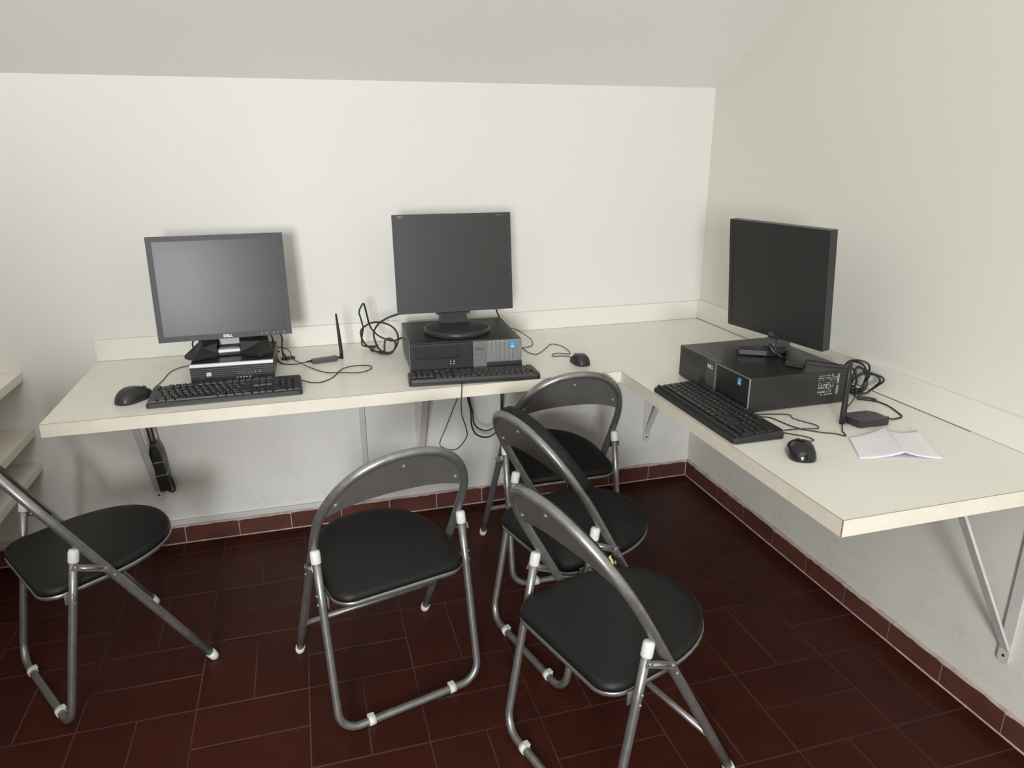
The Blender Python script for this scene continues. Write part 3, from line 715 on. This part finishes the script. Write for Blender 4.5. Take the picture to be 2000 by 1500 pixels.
for name_, pts, zt in (('stand_foot', [(-0.385, -0.875), (-0.392, -0.908), (-0.325, -0.948), (-0.262, -0.955), (-0.235, -0.925), (-0.300, -0.880)], 0.017),
                       ('stand_foot', [(-0.262, -0.955), (-0.295, -1.000), (-0.335, -1.052), (-0.305, -1.090), (-0.262, -1.050), (-0.222, -0.940)], 0.017)):
    bm = newbm(); prism(bm, [m3l(*p) for p in pts][::-1], 0.0, zt, 'z', 0.003); obj(name_, bm, M['black2'], m3)
bm = newbm(); a = m3l(-0.292, -0.95); b = m3l(-0.225, -0.93)
prism(bm, [(-0.030, 0.014), (-0.004, 0.042), (0.022, 0.060), (0.030, 0.13), (0.062, 0.13), (0.045, 0.014)], -0.052, -0.004, 'x', 0.003); obj('stand_column', bm, M['darkgrey'], m3)
bm = newbm(); tube(bm, [(-0.0045, -0.040, 0.015), (-0.0035, -0.008, 0.040)], 0.0018, 6); obj('metal_edge', bm, M['chrome'], m3)

# ---------------------------------------------------------------- keyboards
U = 0.01905
ROWS = [
 (5.35, [('Esc', 0, 1)]+[('F%d' % (k+1), 2+k+(k//4)*0.5, 1) for k in range(12)]+[('Prt', 15.25, 1), ('Scr', 16.25, 1), ('Pau', 17.25, 1)]),
 (4.0, [(c, k, 1) for k, c in enumerate('`1234567890-=')]+[('Back', 13, 2), ('Ins', 15.25, 1), ('Hom', 16.25, 1), ('PU', 17.25, 1), ('Num', 18.5, 1), ('/', 19.5, 1), ('*', 20.5, 1), ('-', 21.5, 1)]),
 (3.0, [('Tab', 0, 1.5)]+[(c, 1.5+k, 1) for k, c in enumerate('QWERTYUIOP[]')]+[('\\', 13.5, 1.5), ('Del', 15.25, 1), ('End', 16.25, 1), ('PD', 17.25, 1), ('7', 18.5, 1), ('8', 19.5, 1), ('9', 20.5, 1), ('+', 21.5, 1, 2)]),
 (2.0, [('Caps', 0, 1.75)]+[(c, 1.75+k, 1) for k, c in enumerate("ASDFGHJKL;'")]+[('Enter', 12.75, 2.25), ('4', 18.5, 1), ('5', 19.5, 1), ('6', 20.5, 1)]),
 (1.0, [('Shift', 0, 2.25)]+[(c, 2.25+k, 1) for k, c in enumerate('ZXCVBNM,./')]+[('Shift', 12.25, 2.75), ('^', 16.25, 1), ('1', 18.5, 1), ('2', 19.5, 1), ('3', 20.5, 1), ('Ent', 21.5, 1, 2)]),
 (0.0, [('Ctrl', 0, 1.25), ('Win', 1.25, 1.25), ('Alt', 2.5, 1.25), ('', 3.75, 6.25), ('Alt', 10, 1.25), ('Win', 11.25, 1.25), ('Men', 12.5, 1.25), ('Ctrl', 13.75, 1.25), ('<', 15.25, 1), ('v', 16.25, 1), ('>', 17.25, 1), ('0', 18.5, 2), ('.', 20.5, 1)])]
_key = {}
def key_mesh(leg, wu, hu, sx, sy):
    k = (leg, wu, hu, round(sx, 5), round(sy, 5))
    if k in _key: return _key[k]
    bm = newbm(); w = wu*sx-0.0012; h = hu*sy-0.0012; z = 0.0065; i = 0.0022
    lo = [bm.verts.new(p) for p in ((-w/2, -h/2, 0), (w/2, -h/2, 0), (w/2, h/2, 0), (-w/2, h/2, 0))]
    hi = [bm.verts.new(p) for p in ((-w/2+i, -h/2+i*0.6, z*0.93), (w/2-i, -h/2+i*0.6, z*0.93), (w/2-i, h/2-i*1.1, z), (-w/2+i, h/2-i*1.1, z))]
    bm.faces.new(hi)
    for q in range(4): bm.faces.new([lo[q], lo[(q+1) % 4], hi[(q+1) % 4], hi[q]])
    if leg:
        sz = 0.0062 if len(leg) == 1 else 0.0040
        x = 0 if len(leg) > 1 else -w*0.12
        if wu > 1.2 and len(leg) > 1: x = -w/2+0.008
        add_text(bm, leg, sz, Matrix.Translation((x, h*0.10, z+0.00015)) @ Matrix.Rotation(0.03, 4, 'X'), 1)
    me = bpy.data.meshes.new('key'); bm.to_mesh(me); bm.free(); me.materials.append(M['key']); me.materials.append(M['dimprint'] if not leg else M['legend'])
    _key[k] = me; return me
M['legend'] = mat('key legend print', (0.62, 0.62, 0.62), 0.5)
def keyboard(label, center, yaw, W, Dp, lip, hb=0.021, hf=0.013, mshell=None, kbot=None):
    """center of footprint on the desk; local x right, y away from typist"""
    t = thing('keyboard', label, 'keyboard', (center[0], center[1], Hd+0.0005), yaw, 'black keyboards')
    bm = newbm(); r = 0.010; poly = []
    for cx, cy, a0 in ((W/2-r, Dp/2-r, 0), (-W/2+r, Dp/2-r, PI/2), (-W/2+r, -Dp/2+r, PI), (W/2-r, -Dp/2+r, 1.5*PI)):
        for k in range(5): a = a0+PI/2*k/4; poly.append((cx+r*math.cos(a), cy+r*math.sin(a)))
    n = len(poly)
    def zt(y): return hf+(hb-hf)*(y+Dp/2)/Dp
    prof = [(0.0, 0.0), (0.0, 0.55), (0.003, 1.0)]
    rings = []
    for ins, fz in prof:
        rings.append([bm.verts.new((x*(1-ins/(W/2)), y*(1-ins/(Dp/2)), 0.001+fz*(zt(y)-0.001))) for x, y in poly])
    for A, B in zip(rings[:-1], rings[1:]):
        for k in range(n): bm.faces.new([A[k], A[(k+1) % n], B[(k+1) % n], B[k]])
    bm.faces.new(rings[-1]); bm.faces.new(rings[0][::-1])
    kb = obj('keyboard_body', bm, mshell or M['keyb'], t)
    if lip > 0.01:                                          # smooth raised palm edge
        bm = newbm(); yy, zz = -Dp/2+lip*0.5, zt(-Dp/2)-0.0005; tube(bm, [(q*(W/2-d_), yy, zz) for q, d_ in ((-1, 0.004), (-1, 0.007), (-1, 0.014), (-1, 0.022), (1, 0.022), (1, 0.014), (1, 0.007), (1, 0.004))], [lip*k_ for k_ in (0.12, 0.30, 0.44, 0.49, 0.49, 0.44, 0.30, 0.12)], 14, flat=0.32)
        obj('palm_edge', bm, M['keyb'], t)
    bm = newbm()
    for x in (-W/2+0.05, W/2-0.05): box(bm, x-0.012, x+0.012, -Dp/2+0.012, -Dp/2+0.018, -0.0004, 0.003)
    obj('rubber_foot', bm, M['black'], t)
    sx = (W-0.016)/22.5; y0 = -Dp/2+lip+0.004; sy = (Dp-lip-0.010)/6.35
    slope = math.atan((hb-hf)/Dp); allk = []
    for ry, keys in ROWS:
        for kk in keys:
            leg, kx, wu = kk[:3]; hu = kk[3] if len(kk) > 3 else 1
            cx = -W/2+0.008+(kx+wu/2)*sx; cy = y0+(ry+hu/2)*sy
            if hu == 2: cy = y0+(ry-1+1)*sy if False else y0+(ry+0.0)*sy   # tall key reaches into the row below
            allk.append((leg, wu, hu, cx, cy))
    for leg, wu, hu, cx, cy in allk[:100]:
        o = bpy.data.objects.new('key', key_mesh(leg, wu, hu, sx, sy)); C.objects.link(o); o.parent = t
        o.location = (cx, cy, zt(cy)-0.0012); o.rotation_euler = (slope, 0, 0)
    bm = newbm()
    for leg, wu, hu, cx, cy in allk[100:]:
        b2 = bmesh.new(); b2.from_mesh(key_mesh(leg, wu, hu, sx, sy)); bmesh.ops.transform(b2, matrix=Matrix.Translation((cx, cy, zt(cy)-0.0012)) @ Matrix.Rotation(slope, 4, 'X'), verts=b2.verts)
        vm = {v: bm.verts.new(v.co) for v in b2.verts}
        for f in b2.faces: nf = bm.faces.new([vm[v] for v in f.verts]); nf.material_index = f.material_index
        b2.free()
    if len(allk) > 100: o = obj('keys', bm, [M['key'], M['legend']], t, kind='stuff')
    return t
def cable(name, pts, r, parent=None, m=None, label=None, n=8, cat=None, seg=8):
    """pts are world points; r radius"""
    P = crv(pts, n)
    if parent:
        inv = (Matrix.Translation(parent.location) @ parent.rotation_euler.to_matrix().to_4x4()).inverted(); P = [inv @ p for p in P]
    bm = newbm(); tube(bm, P, r, seg); o = obj(name, bm, m or M['cable'], parent)
    if label and not parent: tag(o, label, cat or 'cable')
    return o
def flatz(L, z=Hd, r=0.0016): return [(x, y, z+r+0.0004) for x, y in L]
kb1 = keyboard('black keyboard in front of the small computer, at the left end of the worktop', (-1.892, -0.524, 0), 0.015, 0.432, 0.146, 0.006)
cable('cable', [(-1.69, -0.462, Hd+0.008), (-1.672, -0.463, Hd+0.004)]+flatz([(-1.648, -0.485), (-1.618, -0.49), (-1.591, -0.465), (-1.569, -0.423), (-1.557, -0.384)])+[(-1.535, -0.353, Hd+.003), (-1.498, -0.338, Hd+.003), (-1.457, -0.35, Hd+.003), (-1.449, -0.378, Hd+.003), (-1.463, -0.405, Hd+.003), (-1.494, -0.424, Hd+.003), (-1.549, -0.415, Hd+.0055), (-1.596, -0.392, Hd+.003), (-1.639, -0.333, Hd+.003), (-1.676, -0.275, Hd+.0085), (-1.705, -0.19, Hd+.006), (-1.72, -0.12, Hd+.02), (-1.78, -0.09, Hd+.03), (-1.83, -0.132, Hd+.03)], 0.0016, kb1)
kb2 = keyboard('black keyboard turned back to front against the central computer', (-1.144, -0.578, 0), -0.095+PI, 0.418, 0.118, 0.004, hb=0.020, hf=0.013)
cable('cable', [(-1.196, -0.630, Hd+0.008), (-1.198, -0.650, Hd+0.006), (-1.203, -0.668, Hd-0.004), (-1.207, -0.672, Hd-0.05), (-1.205, -0.67, 0.66), (-1.190, -0.66, 0.61), (-1.187, -0.64, 0.57), (-1.205, -0.56, 0.50), (-1.215, -0.40, 0.44), (-1.205, -0.25, 0.40), (-1.15, -0.12, 0.42), (-1.08, -0.06, 0.55), (-1.06, -0.05, 0.70)], 0.0017, kb2)
kb3 = keyboard('black keyboard with white lettering and a broad front lip on the right-hand run', (-0.5805, -1.088, 0), -1.572, 0.440, 0.148, 0.024, hb=0.022, hf=0.014)
cable('cable', [(-0.512, -1.13, Hd+0.008), (-0.49, -1.145, Hd+0.003)]+flatz([(-0.470, -1.160), (-0.453, -1.175), (-0.442, -1.233), (-0.429, -1.266), (-0.411, -1.285), (-0.389, -1.305), (-0.365, -1.320), (-0.352, -1.340), (-0.342, -1.325), (-0.333, -1.306)])+[(-0.282, -1.245, Hd+.006), (-0.252, -1.204, Hd+.003), (-0.222, -1.180, Hd+.003), (-0.15, -1.13, Hd+.01), (-0.12, -1.10, Hd+.03), (-0.150, -1.07, Hd+.05), (-0.172, -1.06, Hd+.05)], 0.0016, kb3)

# ---------------------------------------------------------------- mice (local: +y is the nose, origin at centre on desk)
def mouse(label, loc, yaw, Lg, Wd, Ht, gloss=False):
    t = thing('computer_mouse', label, 'mouse', (loc[0], loc[1], Hd+0.0004), yaw, 'black computer mice')
    bm = newbm(); NU, NV = 20, 10; rings = []
    for j in range(NV+1):
        ph = PI/2*j/NV; sc = math.cos(ph)**0.55; zz = math.sin(ph)
        ring = []
        for i in range(NU):
            a = 2*PI*i/NU; c = math.cos(a); s = math.sin(a)
            x = math.copysign(abs(c)**0.85, c)*Wd/2*sc*(1-0.10*s) ; y = math.copysign(abs(s)**0.85, s)*Lg/2*sc
            hz = Ht*zz*(0.80-0.42*(y/(Lg/2))**2-0.22*(y/(Lg/2))+0.20)
            waist = 1-0.06*math.cos(2*PI*y/Lg)
            ring.append(bm.verts.new((x*waist, y-0.0, 0.001+max(hz, 0.0))))
        rings.append(ring)
    for A, B in zip(rings[:-1], rings[1:]):
        for k in range(NU):
            f = bm.faces.new([A[k], A[(k+1) % NU], B[(k+1) % NU], B[k]]) ; f.smooth = True
    bm.faces.new(rings[0][::-1]); bm.faces.new(rings[-1])
    bmesh.ops.remove_doubles(bm, verts=bm.verts, dist=0.0002)
    obj('shell', bm, M['gloss'] if gloss else M['black2'], t)
    bm = newbm(); tube(bm, [(-0.0035, Lg*0.27, Ht*0.60), (0.0035, Lg*0.27, Ht*0.60)], 0.0085, 16); obj('scroll_wheel', bm, M['darkgrey'], t)
    bm = newbm(); tube(bm, [(0, Lg*0.33, Ht*0.60), (0, Lg*0.42, Ht*0.46), (0, Lg*0.485, Ht*0.25)], 0.0007, 5); obj('button_seam', bm, M['hole'], t)
    return t
ms1 = mouse('large black mouse at the far left end of the worktop', (-2.152, -0.497), -0.70, 0.122, 0.068, 0.040)
cable('cable', [(-2.115, -0.452, Hd+0.009), (-2.108, -0.435, Hd+.004)]+flatz([(-2.116, -0.404), (-2.104, -0.324), (-2.096, -0.237), (-2.076, -0.191), (-2.045, -0.165)])+[(-1.99, -0.12, Hd+.004), (-1.93, -0.10, Hd+.02), (-1.90, -0.13, Hd+.03)], 0.0013, ms1)
ms2 = mouse('small black mouse between the central computer and the room corner', (-0.757, -0.520), 0.10, 0.095, 0.056, 0.034)
cable('cable', [(-0.762, -0.474, Hd+.008), (-0.766, -0.455, Hd+.003)]+flatz([(-0.764, -0.436), (-0.79, -0.422), (-0.813, -0.421), (-0.815, -0.400), (-0.790, -0.385), (-0.765, -0.400)])+[(-0.752, -0.41, Hd+.0025), (-0.744, -0.39, Hd+.0025), (-0.738, -0.330, Hd+.0025), (-0.750, -0.272, Hd+.0025), (-0.775, -0.262, Hd+.0025), (-0.796, -0.293, Hd+.0025), (-0.862, -0.376, Hd+.0025), (-0.886, -0.349, Hd+.0025), (-0.890, -0.287, Hd+.003), (-0.90, -0.20, Hd+.01), (-0.93, -0.16, Hd+.03), (-0.955, -0.185, Hd+.03)], 0.0014, ms2)
ms3 = mouse('glossy black mouse on the right-hand run near the folded paper', (-0.536, -1.405), -0.40, 0.100, 0.066, 0.038, True)
cable('cable', [(-0.515, -1.358, Hd+.008), (-0.49, -1.340, Hd+.004)]+flatz([(-0.452, -1.344), (-0.445, -1.330), (-0.454, -1.311), (-0.473, -1.291), (-0.490, -1.270)])+[(-0.47, -1.262, Hd+.0025), (-0.425, -1.274, Hd+.005), (-0.39, -1.282, Hd+.005), (-0.375, -1.255, Hd+.003), (-0.40, -1.20, Hd+.003), (-0.394, -1.168, Hd+.003), (-0.44, -1.150, Hd+.003), (-0.48, -1.140, Hd+.003)], 0.0014, ms3)

# ---------------------------------------------------------------- wireless adapters
ad = thing('wireless_adapter', 'small black wireless adapter with upright antenna, right of the left monitor', 'adapter', (-1.598, -0.250, Hd+0.0004), 0.20)
bm = newbm(); prism(bm, [(-0.044, 0.004), (-0.040, 0.0005), (0.040, 0.0005), (0.044, 0.004), (0.044, 0.016), (-0.044, 0.014)], -0.014, 0.014, 'y', 0.003); bd = obj('adapter_body', bm, M['darkgrey'], ad)
bm = newbm(); box(bm, 0.008, 0.018, -0.004, 0.001, 0.0158, 0.0164); obj('print', bm, M['grey'], bd)
bm = newbm(); tube(bm, [(0.042, 0, 0.009), (0.060, 0, 0.009)], 0.0045, 12); obj('antenna_joint', bm, M['black'], ad)
bm = newbm(); tube(bm, [(0.060, 0.0, 0.003), (0.060, 0.0, 0.03), (0.056, 0.0, 0.10), (0.052, 0.0, 0.165)], [0.0065, 0.0065, 0.0055, 0.0032], 12, flat=0.7); obj('antenna', bm, M['black'], ad)
cable('usb_cable', [(-1.642, -0.259, Hd+.009), (-1.668, -0.262, Hd+.007), (-1.69, -0.262, Hd+.004), (-1.715, -0.255, Hd+.0025), (-1.745, -0.225, Hd+.0025), (-1.757, -0.16, Hd+.004), (-1.77, -0.10, Hd+.02), (-1.80, -0.10, Hd+.04), (-1.83, -0.135, Hd+.04)], 0.0019, ad)
bm = newbm(); tube(bm, [(-0.062, 0, 0.008), (-0.043, 0, 0.009)], [0.003, 0.0048], 10); obj('connector', bm, M['black'], ad)
ad = thing('wireless_adapter', 'flat black wireless adapter with upright antenna, beside the folded paper', 'adapter', (-0.232, -1.272, Hd+0.0004), -0.02)
bm = newbm(); prism(bm, [(-0.050, 0.034), (-0.054, 0.030), (-0.054, 0.012), (-0.047, -0.028), (-0.043, -0.034), (0.044, -0.034), (0.048, -0.030), (0.046, 0.014), (0.030, 0.034)], 0.001, 0.020, 'z', 0.0015); bd = obj('adapter_body', bm, M['black2'], ad)
bm = newbm(); box(bm, -0.020, 0.0, 0.006, 0.008, 0.020, 0.0204); box(bm, 0.020, 0.024, 0.014, 0.017, 0.020, 0.0204); obj('print', bm, M['grey'], bd)
bm = newbm(); tube(bm, [(-0.068, 0.008, 0.010), (-0.050, 0.008, 0.010)], 0.0055, 12); obj('antenna_joint', bm, M['black'], ad)
bm = newbm(); tube(bm, [(-0.066, 0.008, 0.002), (-0.066, 0.008, 0.03), (-0.066, 0.008, 0.12), (-0.066, 0.008, 0.172)], [0.0085, 0.0085, 0.0072, 0.0055], 12, flat=0.8); obj('antenna', bm, M['black'], ad)
cable('usb_cable', [(-0.184, -1.274, Hd+.009), (-0.165, -1.276, Hd+.007), (-0.145, -1.278, Hd+.003), (-0.108, -1.268, Hd+.0025), (-0.090, -1.227, Hd+.0025), (-0.078, -1.180, Hd+.0025), (-0.084, -1.134, Hd+.0025), (-0.101, -1.120, Hd+.004), (-0.126, -1.108, Hd+.01), (-0.13, -1.08, Hd+.03), (-0.15, -1.05, Hd+.045), (-0.172, -1.04, Hd+.045)], 0.0022, ad)
bm = newbm(); tube(bm, [(0.047, -0.003, 0.009), (0.070, -0.003, 0.008)], [0.0052, 0.0036], 10); obj('connector', bm, M['black'], ad)
bm = newbm(); tube(bm, crv([(-0.083, -1.145, Hd+.003), (-0.088, -1.132, Hd+.004), (-0.103, -1.121, Hd+.005), (-0.122, -1.112, Hd+.008)], 5), [0.003]+[0.0065]*14+[0.003], 10)
tag(obj('cable_tag', bm, M['brown']), 'brown sleeve round a cable behind the flat wireless adapter', 'cable sleeve')
bm = newbm(); tube(bm, crv([(-1.742, -0.185, Hd+.004), (-1.730, -0.180, Hd+.005), (-1.712, -0.178, Hd+.005), (-1.697, -0.182, Hd+.004)], 5), [0.003]+[0.0062]*14+[0.002], 10)
tag(obj('cable_tag', bm, M['olive']), 'dark oval cable sleeve lying behind the small computer', 'cable sleeve')

# ---------------------------------------------------------------- loose power and video cables
cable('video_cable', [(-1.325, -0.255, 0.905), (-1.343, -0.24, 0.898), (-1.37, -0.23, 0.887), (-1.398, -0.22, 0.869), (-1.415, -0.215, 0.848), (-1.422, -0.22, 0.828), (-1.418, -0.225, 0.801), (-1.408, -0.225, 0.777), (-1.391, -0.225, 0.762), (-1.365, -0.225, 0.760), (-1.345, -0.22, 0.778), (-1.336, -0.215, 0.806), (-1.341, -0.205, 0.832), (-1.36, -0.20, 0.852), (-1.391, -0.20, 0.865), (-1.426, -0.205, 0.867), (-1.452, -0.21, 0.856), (-1.465, -0.215, 0.843), (-1.466, -0.22, 0.825), (-1.456, -0.222, 0.799), (-1.436, -0.224, 0.779), (-1.413, -0.226, 0.763), (-1.389, -0.232, 0.756), (-1.365, -0.235, 0.759), (-1.35, -0.230, 0.779), (-1.349, -0.225, 0.795), (-1.364, -0.220, 0.809), (-1.38, -0.218, 0.806), (-1.386, -0.220, 0.79), (-1.389, -0.225, 0.766), (-1.40, -0.20, 0.757), (-1.43, -0.16, 0.756), (-1.40, -0.10, 0.757)], 0.0034, None, None, 'thick black cable coiled left of the central computer, plugged into the monitor', cat='cable')
cable('power_cable', [(-1.400, -0.105, 0.7546), (-1.452, -0.13, 0.765), (-1.462, -0.18, 0.80), (-1.456, -0.20, 0.848), (-1.458, -0.20, 0.866), (-1.462, -0.20, 0.887), (-1.466, -0.20, 0.906), (-1.461, -0.20, 0.921), (-1.449, -0.20, 0.937), (-1.443, -0.195, 0.916), (-1.437, -0.19, 0.883), (-1.431, -0.185, 0.854), (-1.42, -0.185, 0.833), (-1.40, -0.19, 0.813), (-1.372, -0.19, 0.798), (-1.348, -0.185, 0.790), (-1.328, -0.16, 0.79), (-1.26, -0.14, 0.80)], 0.0031, None, None, 'black cable rising in a pointed loop against the wall left of the central computer')
cable('power_cable', [(-0.985, -0.255, 0.925), (-0.965, -0.20, 0.88), (-0.945, -0.16, 0.845), (-0.940, -0.145, 0.80), (-0.96, -0.14, 0.77)], 0.0032, None, None, 'black cable slanting from the back of the central monitor over the computer edge')
cable('usb_cable', [(-0.925, -0.15, 0.80), (-0.870, -0.12, 0.785), (-0.838, -0.13, 0.765), (-0.821, -0.17, 0.7535), (-0.830, -0.215, 0.753), (-0.840, -0.250, 0.7527), (-0.868, -0.275, 0.7527), (-0.905, -0.262, 0.7527), (-0.945, -0.19, 0.758)], 0.0015, None, None, 'thin black cable looping out behind the right side of the central computer')
# cables hanging below the desk
cable('power_cable', [(-1.066, -0.06, 0.7125), (-1.066, -0.10, 0.60), (-1.062, -0.10, 0.519), (-1.050, -0.10, 0.464), (-1.048, -0.10, 0.400), (-1.036, -0.10, 0.365), (-1.019, -0.10, 0.348), (-0.990, -0.10, 0.338), (-0.960, -0.10, 0.345), (-0.935, -0.10, 0.375), (-0.924, -0.10, 0.45), (-0.922, -0.09, 0.56), (-0.922, -0.06, 0.7120)], 0.0034, None, None, 'thicker black cable hanging in the lower loop under the central worktop')
cable('power_cable', [(-1.060, -0.07, 0.7125), (-1.060, -0.105, 0.60), (-1.057, -0.112, 0.519), (-1.045, -0.112, 0.455), (-1.043, -0.112, 0.42), (-1.032, -0.112, 0.395), (-1.010, -0.112, 0.378), (-0.985, -0.112, 0.372), (-0.955, -0.112, 0.385), (-0.932, -0.112, 0.415), (-0.918, -0.108, 0.50), (-0.916, -0.07, 0.7120)], 0.0028, None, None, 'thinner black cable hanging in the upper loop under the central worktop')
# cables above the left monitor stand
cable('video_cable', [(-1.86, -0.20, 0.875), (-1.83, -0.235, 0.870), (-1.80, -0.255, 0.862), (-1.785, -0.24, 0.868), (-1.79, -0.20, 0.858), (-1.77, -0.14, 0.83), (-1.765, -0.11, 0.78), (-1.75, -0.09, 0.756)], 0.0028, None, None, 'black cable curling behind the right foot of the left monitor')
cable('power_cable', [(-1.94, -0.20, 0.880), (-1.97, -0.235, 0.866), (-1.99, -0.26, 0.858), (-1.96, -0.225, 0.862), (-1.99, -0.19, 0.857), (-2.03, -0.13, 0.82), (-2.02, -0.10, 0.77), (-1.98, -0.09, 0.756)], 0.0028, None, None, 'black cable draped over the left foot of the left monitor')
cable('power_cable', [(-1.80, -0.215, 0.885), (-1.785, -0.235, 0.868), (-1.775, -0.20, 0.862), (-1.755, -0.175, 0.86), (-1.735, -0.16, 0.83), (-1.738, -0.15, 0.79), (-1.735, -0.17, 0.758), (-1.72, -0.20, 0.7545), (-1.735, -0.12, 0.756)], 0.0028, None, None, 'black cable dropping behind the right end of the small computer')
# bundle behind the right computer
cable('video_cable', [(-0.300, -0.955, 0.905), (-0.31, -0.965, 0.885), (-0.300, -0.975, 0.862), (-0.27, -1.00, 0.8585), (-0.23, -1.05, 0.8585), (-0.18, -1.10, 0.8570), (-0.155, -1.118, 0.848), (-0.135, -1.115, 0.80), (-0.15, -1.09, 0.78)], 0.003, None, None, 'black cable running from the right monitor across the top of its computer')
bm = newbm(); tube(bm, crv([(-0.322, -0.952, 0.893), (-0.318, -0.962, 0.878), (-0.308, -0.972, 0.866)], 4), [0.004, 0.006, 0.007, 0.007, 0.007, 0.007, 0.0065, 0.005, 0.004], 10); tag(obj('cable_plug', bm, M['cable']), 'black moulded plug hanging just under the right monitor', 'plug')
rr = random.Random(4)
for k, lab in enumerate(('outermost loop of the black cable bundle behind the right computer', 'slim inner loop of the black cable bundle behind the right computer', 'lowest drooping loop of the black cable bundle behind the right computer')):
    cxy = Vector((-0.088, -1.055, 0)); pts = []
    hh = (0.046, 0.036, 0.030)[k]; ww = (0.036, 0.020, 0.045)[k]; zc = (0.803, 0.795, 0.785)[k]; tilt = (0.2, -0.3, 0.9)[k]
    N = 26
    for j in range(N+1):
        a = 2*PI*j/N*2.0+k; q = 1+0.10*math.sin(a*1.5+k)
        u = ww*math.cos(a)*q; z = hh*math.sin(a)*q
        pts.append((cxy.x+u*0.75+0.004*math.sin(a*2.5)+0.006*k, cxy.y-0.012*k-u*0.65+0.007*math.cos(3*a+k), max(zc+z+u*tilt*0.3, Hd+0.004)))
    cable('power_cable', pts, 0.0030, None, None, lab, n=5)

# power adapter strapped on the left bracket
pa = thing('power_adapter', 'black power adapter strapped to the left wall bracket with two pale ties, under the worktop', 'power adapter', (-2.2045, -0.014, 0.250), 0)
lean = Matrix.Rotation(0.12, 4, 'X') @ Matrix.Rotation(-0.09, 4, 'Y')
bm = newbm(); prism(bm, [(-0.020, 0.0), (0.020, 0.0), (0.020, 0.160), (0.012, 0.198), (-0.008, 0.198), (-0.020, 0.160)], -0.040, -0.001, 'y', 0.003)
bmesh.ops.transform(bm, matrix=lean, verts=bm.verts); obj('adapter_body', bm, M['black2'], pa)
for z in (0.070, 0.125):
    bm = newbm(); pp = [Vector((x, y, z)) for x, y in ((-0.0208, -0.0408), (0.0208, -0.0408), (0.0208, 0.002), (-0.0208, 0.002))]
    tube(bm, pp, 0.0013, 6, closed=True); bmesh.ops.transform(bm, matrix=lean, verts=bm.verts); obj('cable_tie', bm, M['tie'], pa)
for x, e in ((-0.004, -2.252), (0.008, -2.228)):
    top = Matrix.Translation(pa.location) @ lean @ Vector((x, -0.020, 0.196))
    cable('cord', [top, (top.x+(e-top.x)*0.3, top.y, top.z+0.06), (e, top.y+0.0, 0.60), (e-0.002, -0.05, 0.711)], 0.0030, pa)
q_ = [Matrix.Translation(pa.location) @ lean @ Vector(p) for p in ((0.019, -0.022, 0.05), (0.026, -0.022, 0.04), (0.027, -0.022, 0.0), (0.020, -0.022, -0.016), (0.008, -0.022, -0.012), (0.002, -0.022, 0.002))]
cable('cord', q_, 0.0034, pa)

# ---------------------------------------------------------------- folded paper
t_ = None
bm = newbm(); NX, NY = 18, 12
def quadpt(c, u, v): return Vector(c[0])*(1-u)*(1-v)+Vector(c[1])*u*(1-v)+Vector(c[2])*u*v+Vector(c[3])*(1-u)*v
left = [(-0.417, -1.467, 0), (-0.311, -1.492, 0), (-0.226, -1.330, 0), (-0.352, -1.353, 0)]
right = [(-0.311, -1.492, 0), (-0.234, -1.527, 0), (-0.166, -1.376, 0), (-0.236, -1.352, 0)]
for c, side in ((left, 0), (right, 1)):
    G = []
    for j in range(NY+1):
        row = []
        for i in range(NX+1):
            u = i/NX; v = j/NY; p = quadpt(c, u, v); f = u if side == 0 else 1-u     # f=1 at the spine
            z = 0.0006+0.014*f**3*(1-0.3*v)+0.003*math.sin(PI*u)*(0.4 if side == 0 else 0.9) + (0.012*(1-f)**4 if side == 1 else 0.004*(1-f)**5)*(0.2+0.8*v)
            row.append(bm.verts.new((p.x, p.y, Hd+z)))
        G.append(row)
    for j in range(NY):
        for i in range(NX): f = bm.faces.new([G[j][i], G[j][i+1], G[j+1][i+1], G[j+1][i]]); f.smooth = True
bmesh.ops.remove_doubles(bm, verts=bm.verts, dist=0.0004)
# its second leaf, lying flat underneath
G = []
lower = [(-0.405, -1.470, 0), (-0.228, -1.540, 0), (-0.160, -1.380, 0), (-0.340, -1.352, 0)]
for p in lower: G.append(bm.verts.new((p[0], p[1], Hd+0.0004)))
bm.faces.new(G)
po = obj('folded_paper', bm, M['paper']); md = po.modifiers.new('s', 'SOLIDIFY'); md.thickness = 0.0003
tag(po, 'white sheet of paper folded down the middle, lying half open near the worktop end', 'paper')
